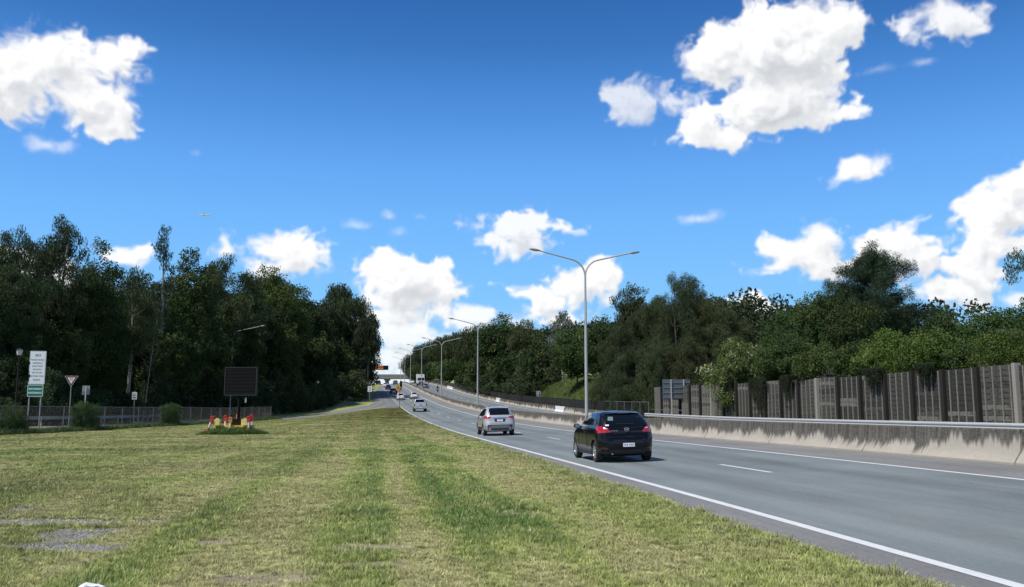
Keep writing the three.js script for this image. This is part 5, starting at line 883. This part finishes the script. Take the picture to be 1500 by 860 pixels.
{ // white truck
  const t = thing('box_truck', 'white high-roofed truck coming towards the viewer', 'truck', O), w = mat(.74, .74, .73, .45); new MB().box(0, 1.95, -3.2, 2.4, 2.3, 1.9).build('cab', w, t, .5); new MB().box(0, 2.42, -4.165, 2.1, .85, .03).build('windscreen', M.glass, t); new MB().box(0, .75, -4.17, 2.4, .5, .12).build('bumper', M.plastic, t, .5); for (const s of [-1, 1]) { new MB().box(s * .9, .98, -4.18, .34, .2, .05).build('headlamp', M.clear, t, .5); new MB().box(s * 1.34, 2.3, -3.9, .16, .5, .1).build('mirror', M.plastic, t, .5); for (const z of [-3.1, 2.2, 3.4]) wheel(t, s * 1.0, .5, z, .5, .3, 5, .55); new MB().box(s * 1.21, 2.3, -3.3, .02, .7, 1.0).build('side_window', M.glass, t); }
  new MB().box(0, 1.35, -4.17, 1.5, .45, .04).build('grille', M.plastic, t, .5); new MB().box(0, 3.45, -3.2, 2.2, .7, 1.7).build('wind_deflector', w, t, .5); new MB().box(0, 2.55, 1.1, 2.48, 2.9, 6.4).build('cargo_box', w, t, .5); new MB().box(0, .85, .6, 1.1, .35, 7.4).build('chassis', M.under, t, .5); onRoad(t, 13.0, 305, -1);
}
{ // motorcycle and rider, oncoming
  const t = thing('motorcycle', 'dark oncoming motorcycle close to a median street light', 'motorcycle', O); for (const z of [-.72, .72]) { const w = part('wheel', new THREE.TorusGeometry(.27, .06, 8, 20).rotateY(Math.PI / 2), M.tyre, t); w.position.set(0, .33, z); part('rim', new THREE.CylinderGeometry(.2, .2, .03, 14).rotateZ(Math.PI / 2), M.rim, w); }
  new MB().geo(new THREE.SphereGeometry(1, 10, 8).scale(.17, .17, .36).translate(0, .86, -.2)).build('tank', charcoal, t); new MB().box(0, .55, 0, .28, .34, .5).build('engine', M.under, t, .5); new MB().box(0, .84, .38, .26, .1, .6).build('seat', M.plastic, t, .5); new MB().tube([V3(-.38, 1.05, -.42), V3(0, 1.0, -.5), V3(.38, 1.05, -.42)], .02, 6).build('handlebar', M.galvDull, t); for (const s of [-1, 1]) new MB().tube([V3(s * .1, 1.0, -.48), V3(s * .1, .33, -.74)], .025, 6).build('fork', M.galvDull, t); new MB().geo(new THREE.SphereGeometry(.1, 10, 8).translate(0, .9, -.62)).build('headlamp', M.clear, t);
  onRoad(t, 13.6, 240, -1);
  const r = thing('person', 'person in dark clothing and helmet riding the oncoming motorcycle', 'person', null), b = new MB(); b.tube([V3(0, .85, .3), V3(0, 1.1, .25), V3(0, 1.35, .12), V3(0, 1.5, .05), V3(0, 1.58, .02)], [.18, .17, .21, .14, .07], 10); for (const s of [-1, 1]) { b.tube([V3(s * .1, .9, .3), V3(s * .24, .82, -.1), V3(s * .2, .42, .12), V3(s * .2, .36, -.05)], [.1, .085, .06, .05], 8); b.tube([V3(s * .2, 1.42, .1), V3(s * .34, 1.2, -.1), V3(s * .33, 1.07, -.38)], [.075, .055, .04], 8); } b.build('body', mat(.02, .02, .024, .8), r, .8); new MB().geo(new THREE.SphereGeometry(.15, 12, 10).scale(1, 1.1, 1.15).translate(0, 1.7, 0)).build('helmet', charcoal, r); onRoad(r, 13.6, 240, -1);
}
{ // airliner
  const t = thing('aircraft', 'tiny white aircraft high in the sky over the left trees', 'aircraft', null, [-885, 556, -2500]), w = mat(.7, .7, .7, .5); t.rotation.y = -1.2; new MB().tube([V3(0, 0, -17), V3(0, 0, -14), V3(0, 0, 10), V3(0, 1, 17)], [.4, 1.9, 1.9, .4], 10).build('fuselage', w, t, .6); for (const s of [-1, 1]) { const b = new MB(); const q = [b.v(s * 1.5, -.6, -4), b.v(s * 16, .6, 4.5), b.v(s * 16, .6, 6), b.v(s * 1.5, -.6, 2)], l = [b.v(s * 1.5, -1.0, -4), b.v(s * 16, .4, 4.5), b.v(s * 16, .4, 6), b.v(s * 1.5, -1.0, 2)]; b.quad(...q); b.quad(...l); for (let k = 0; k < 4; k++) b.quad(q[k], q[(k + 1) % 4], l[(k + 1) % 4], l[k]); b.build('wing', w, t, .5); new MB().tube([V3(s * 5, -1.8, -3.5), V3(s * 5, -1.8, .5)], .9, 8).build('engine', w, t, .6); } new MB().box(0, 4, 15, .35, 5.5, 3).build('tail_fin', w, t, .5); new MB().box(0, 1.5, 15.5, 11, .3, 2).build('tailplane', w, t, .5);
}
console.log('vehicles done');
renderer.render(scene, camera);
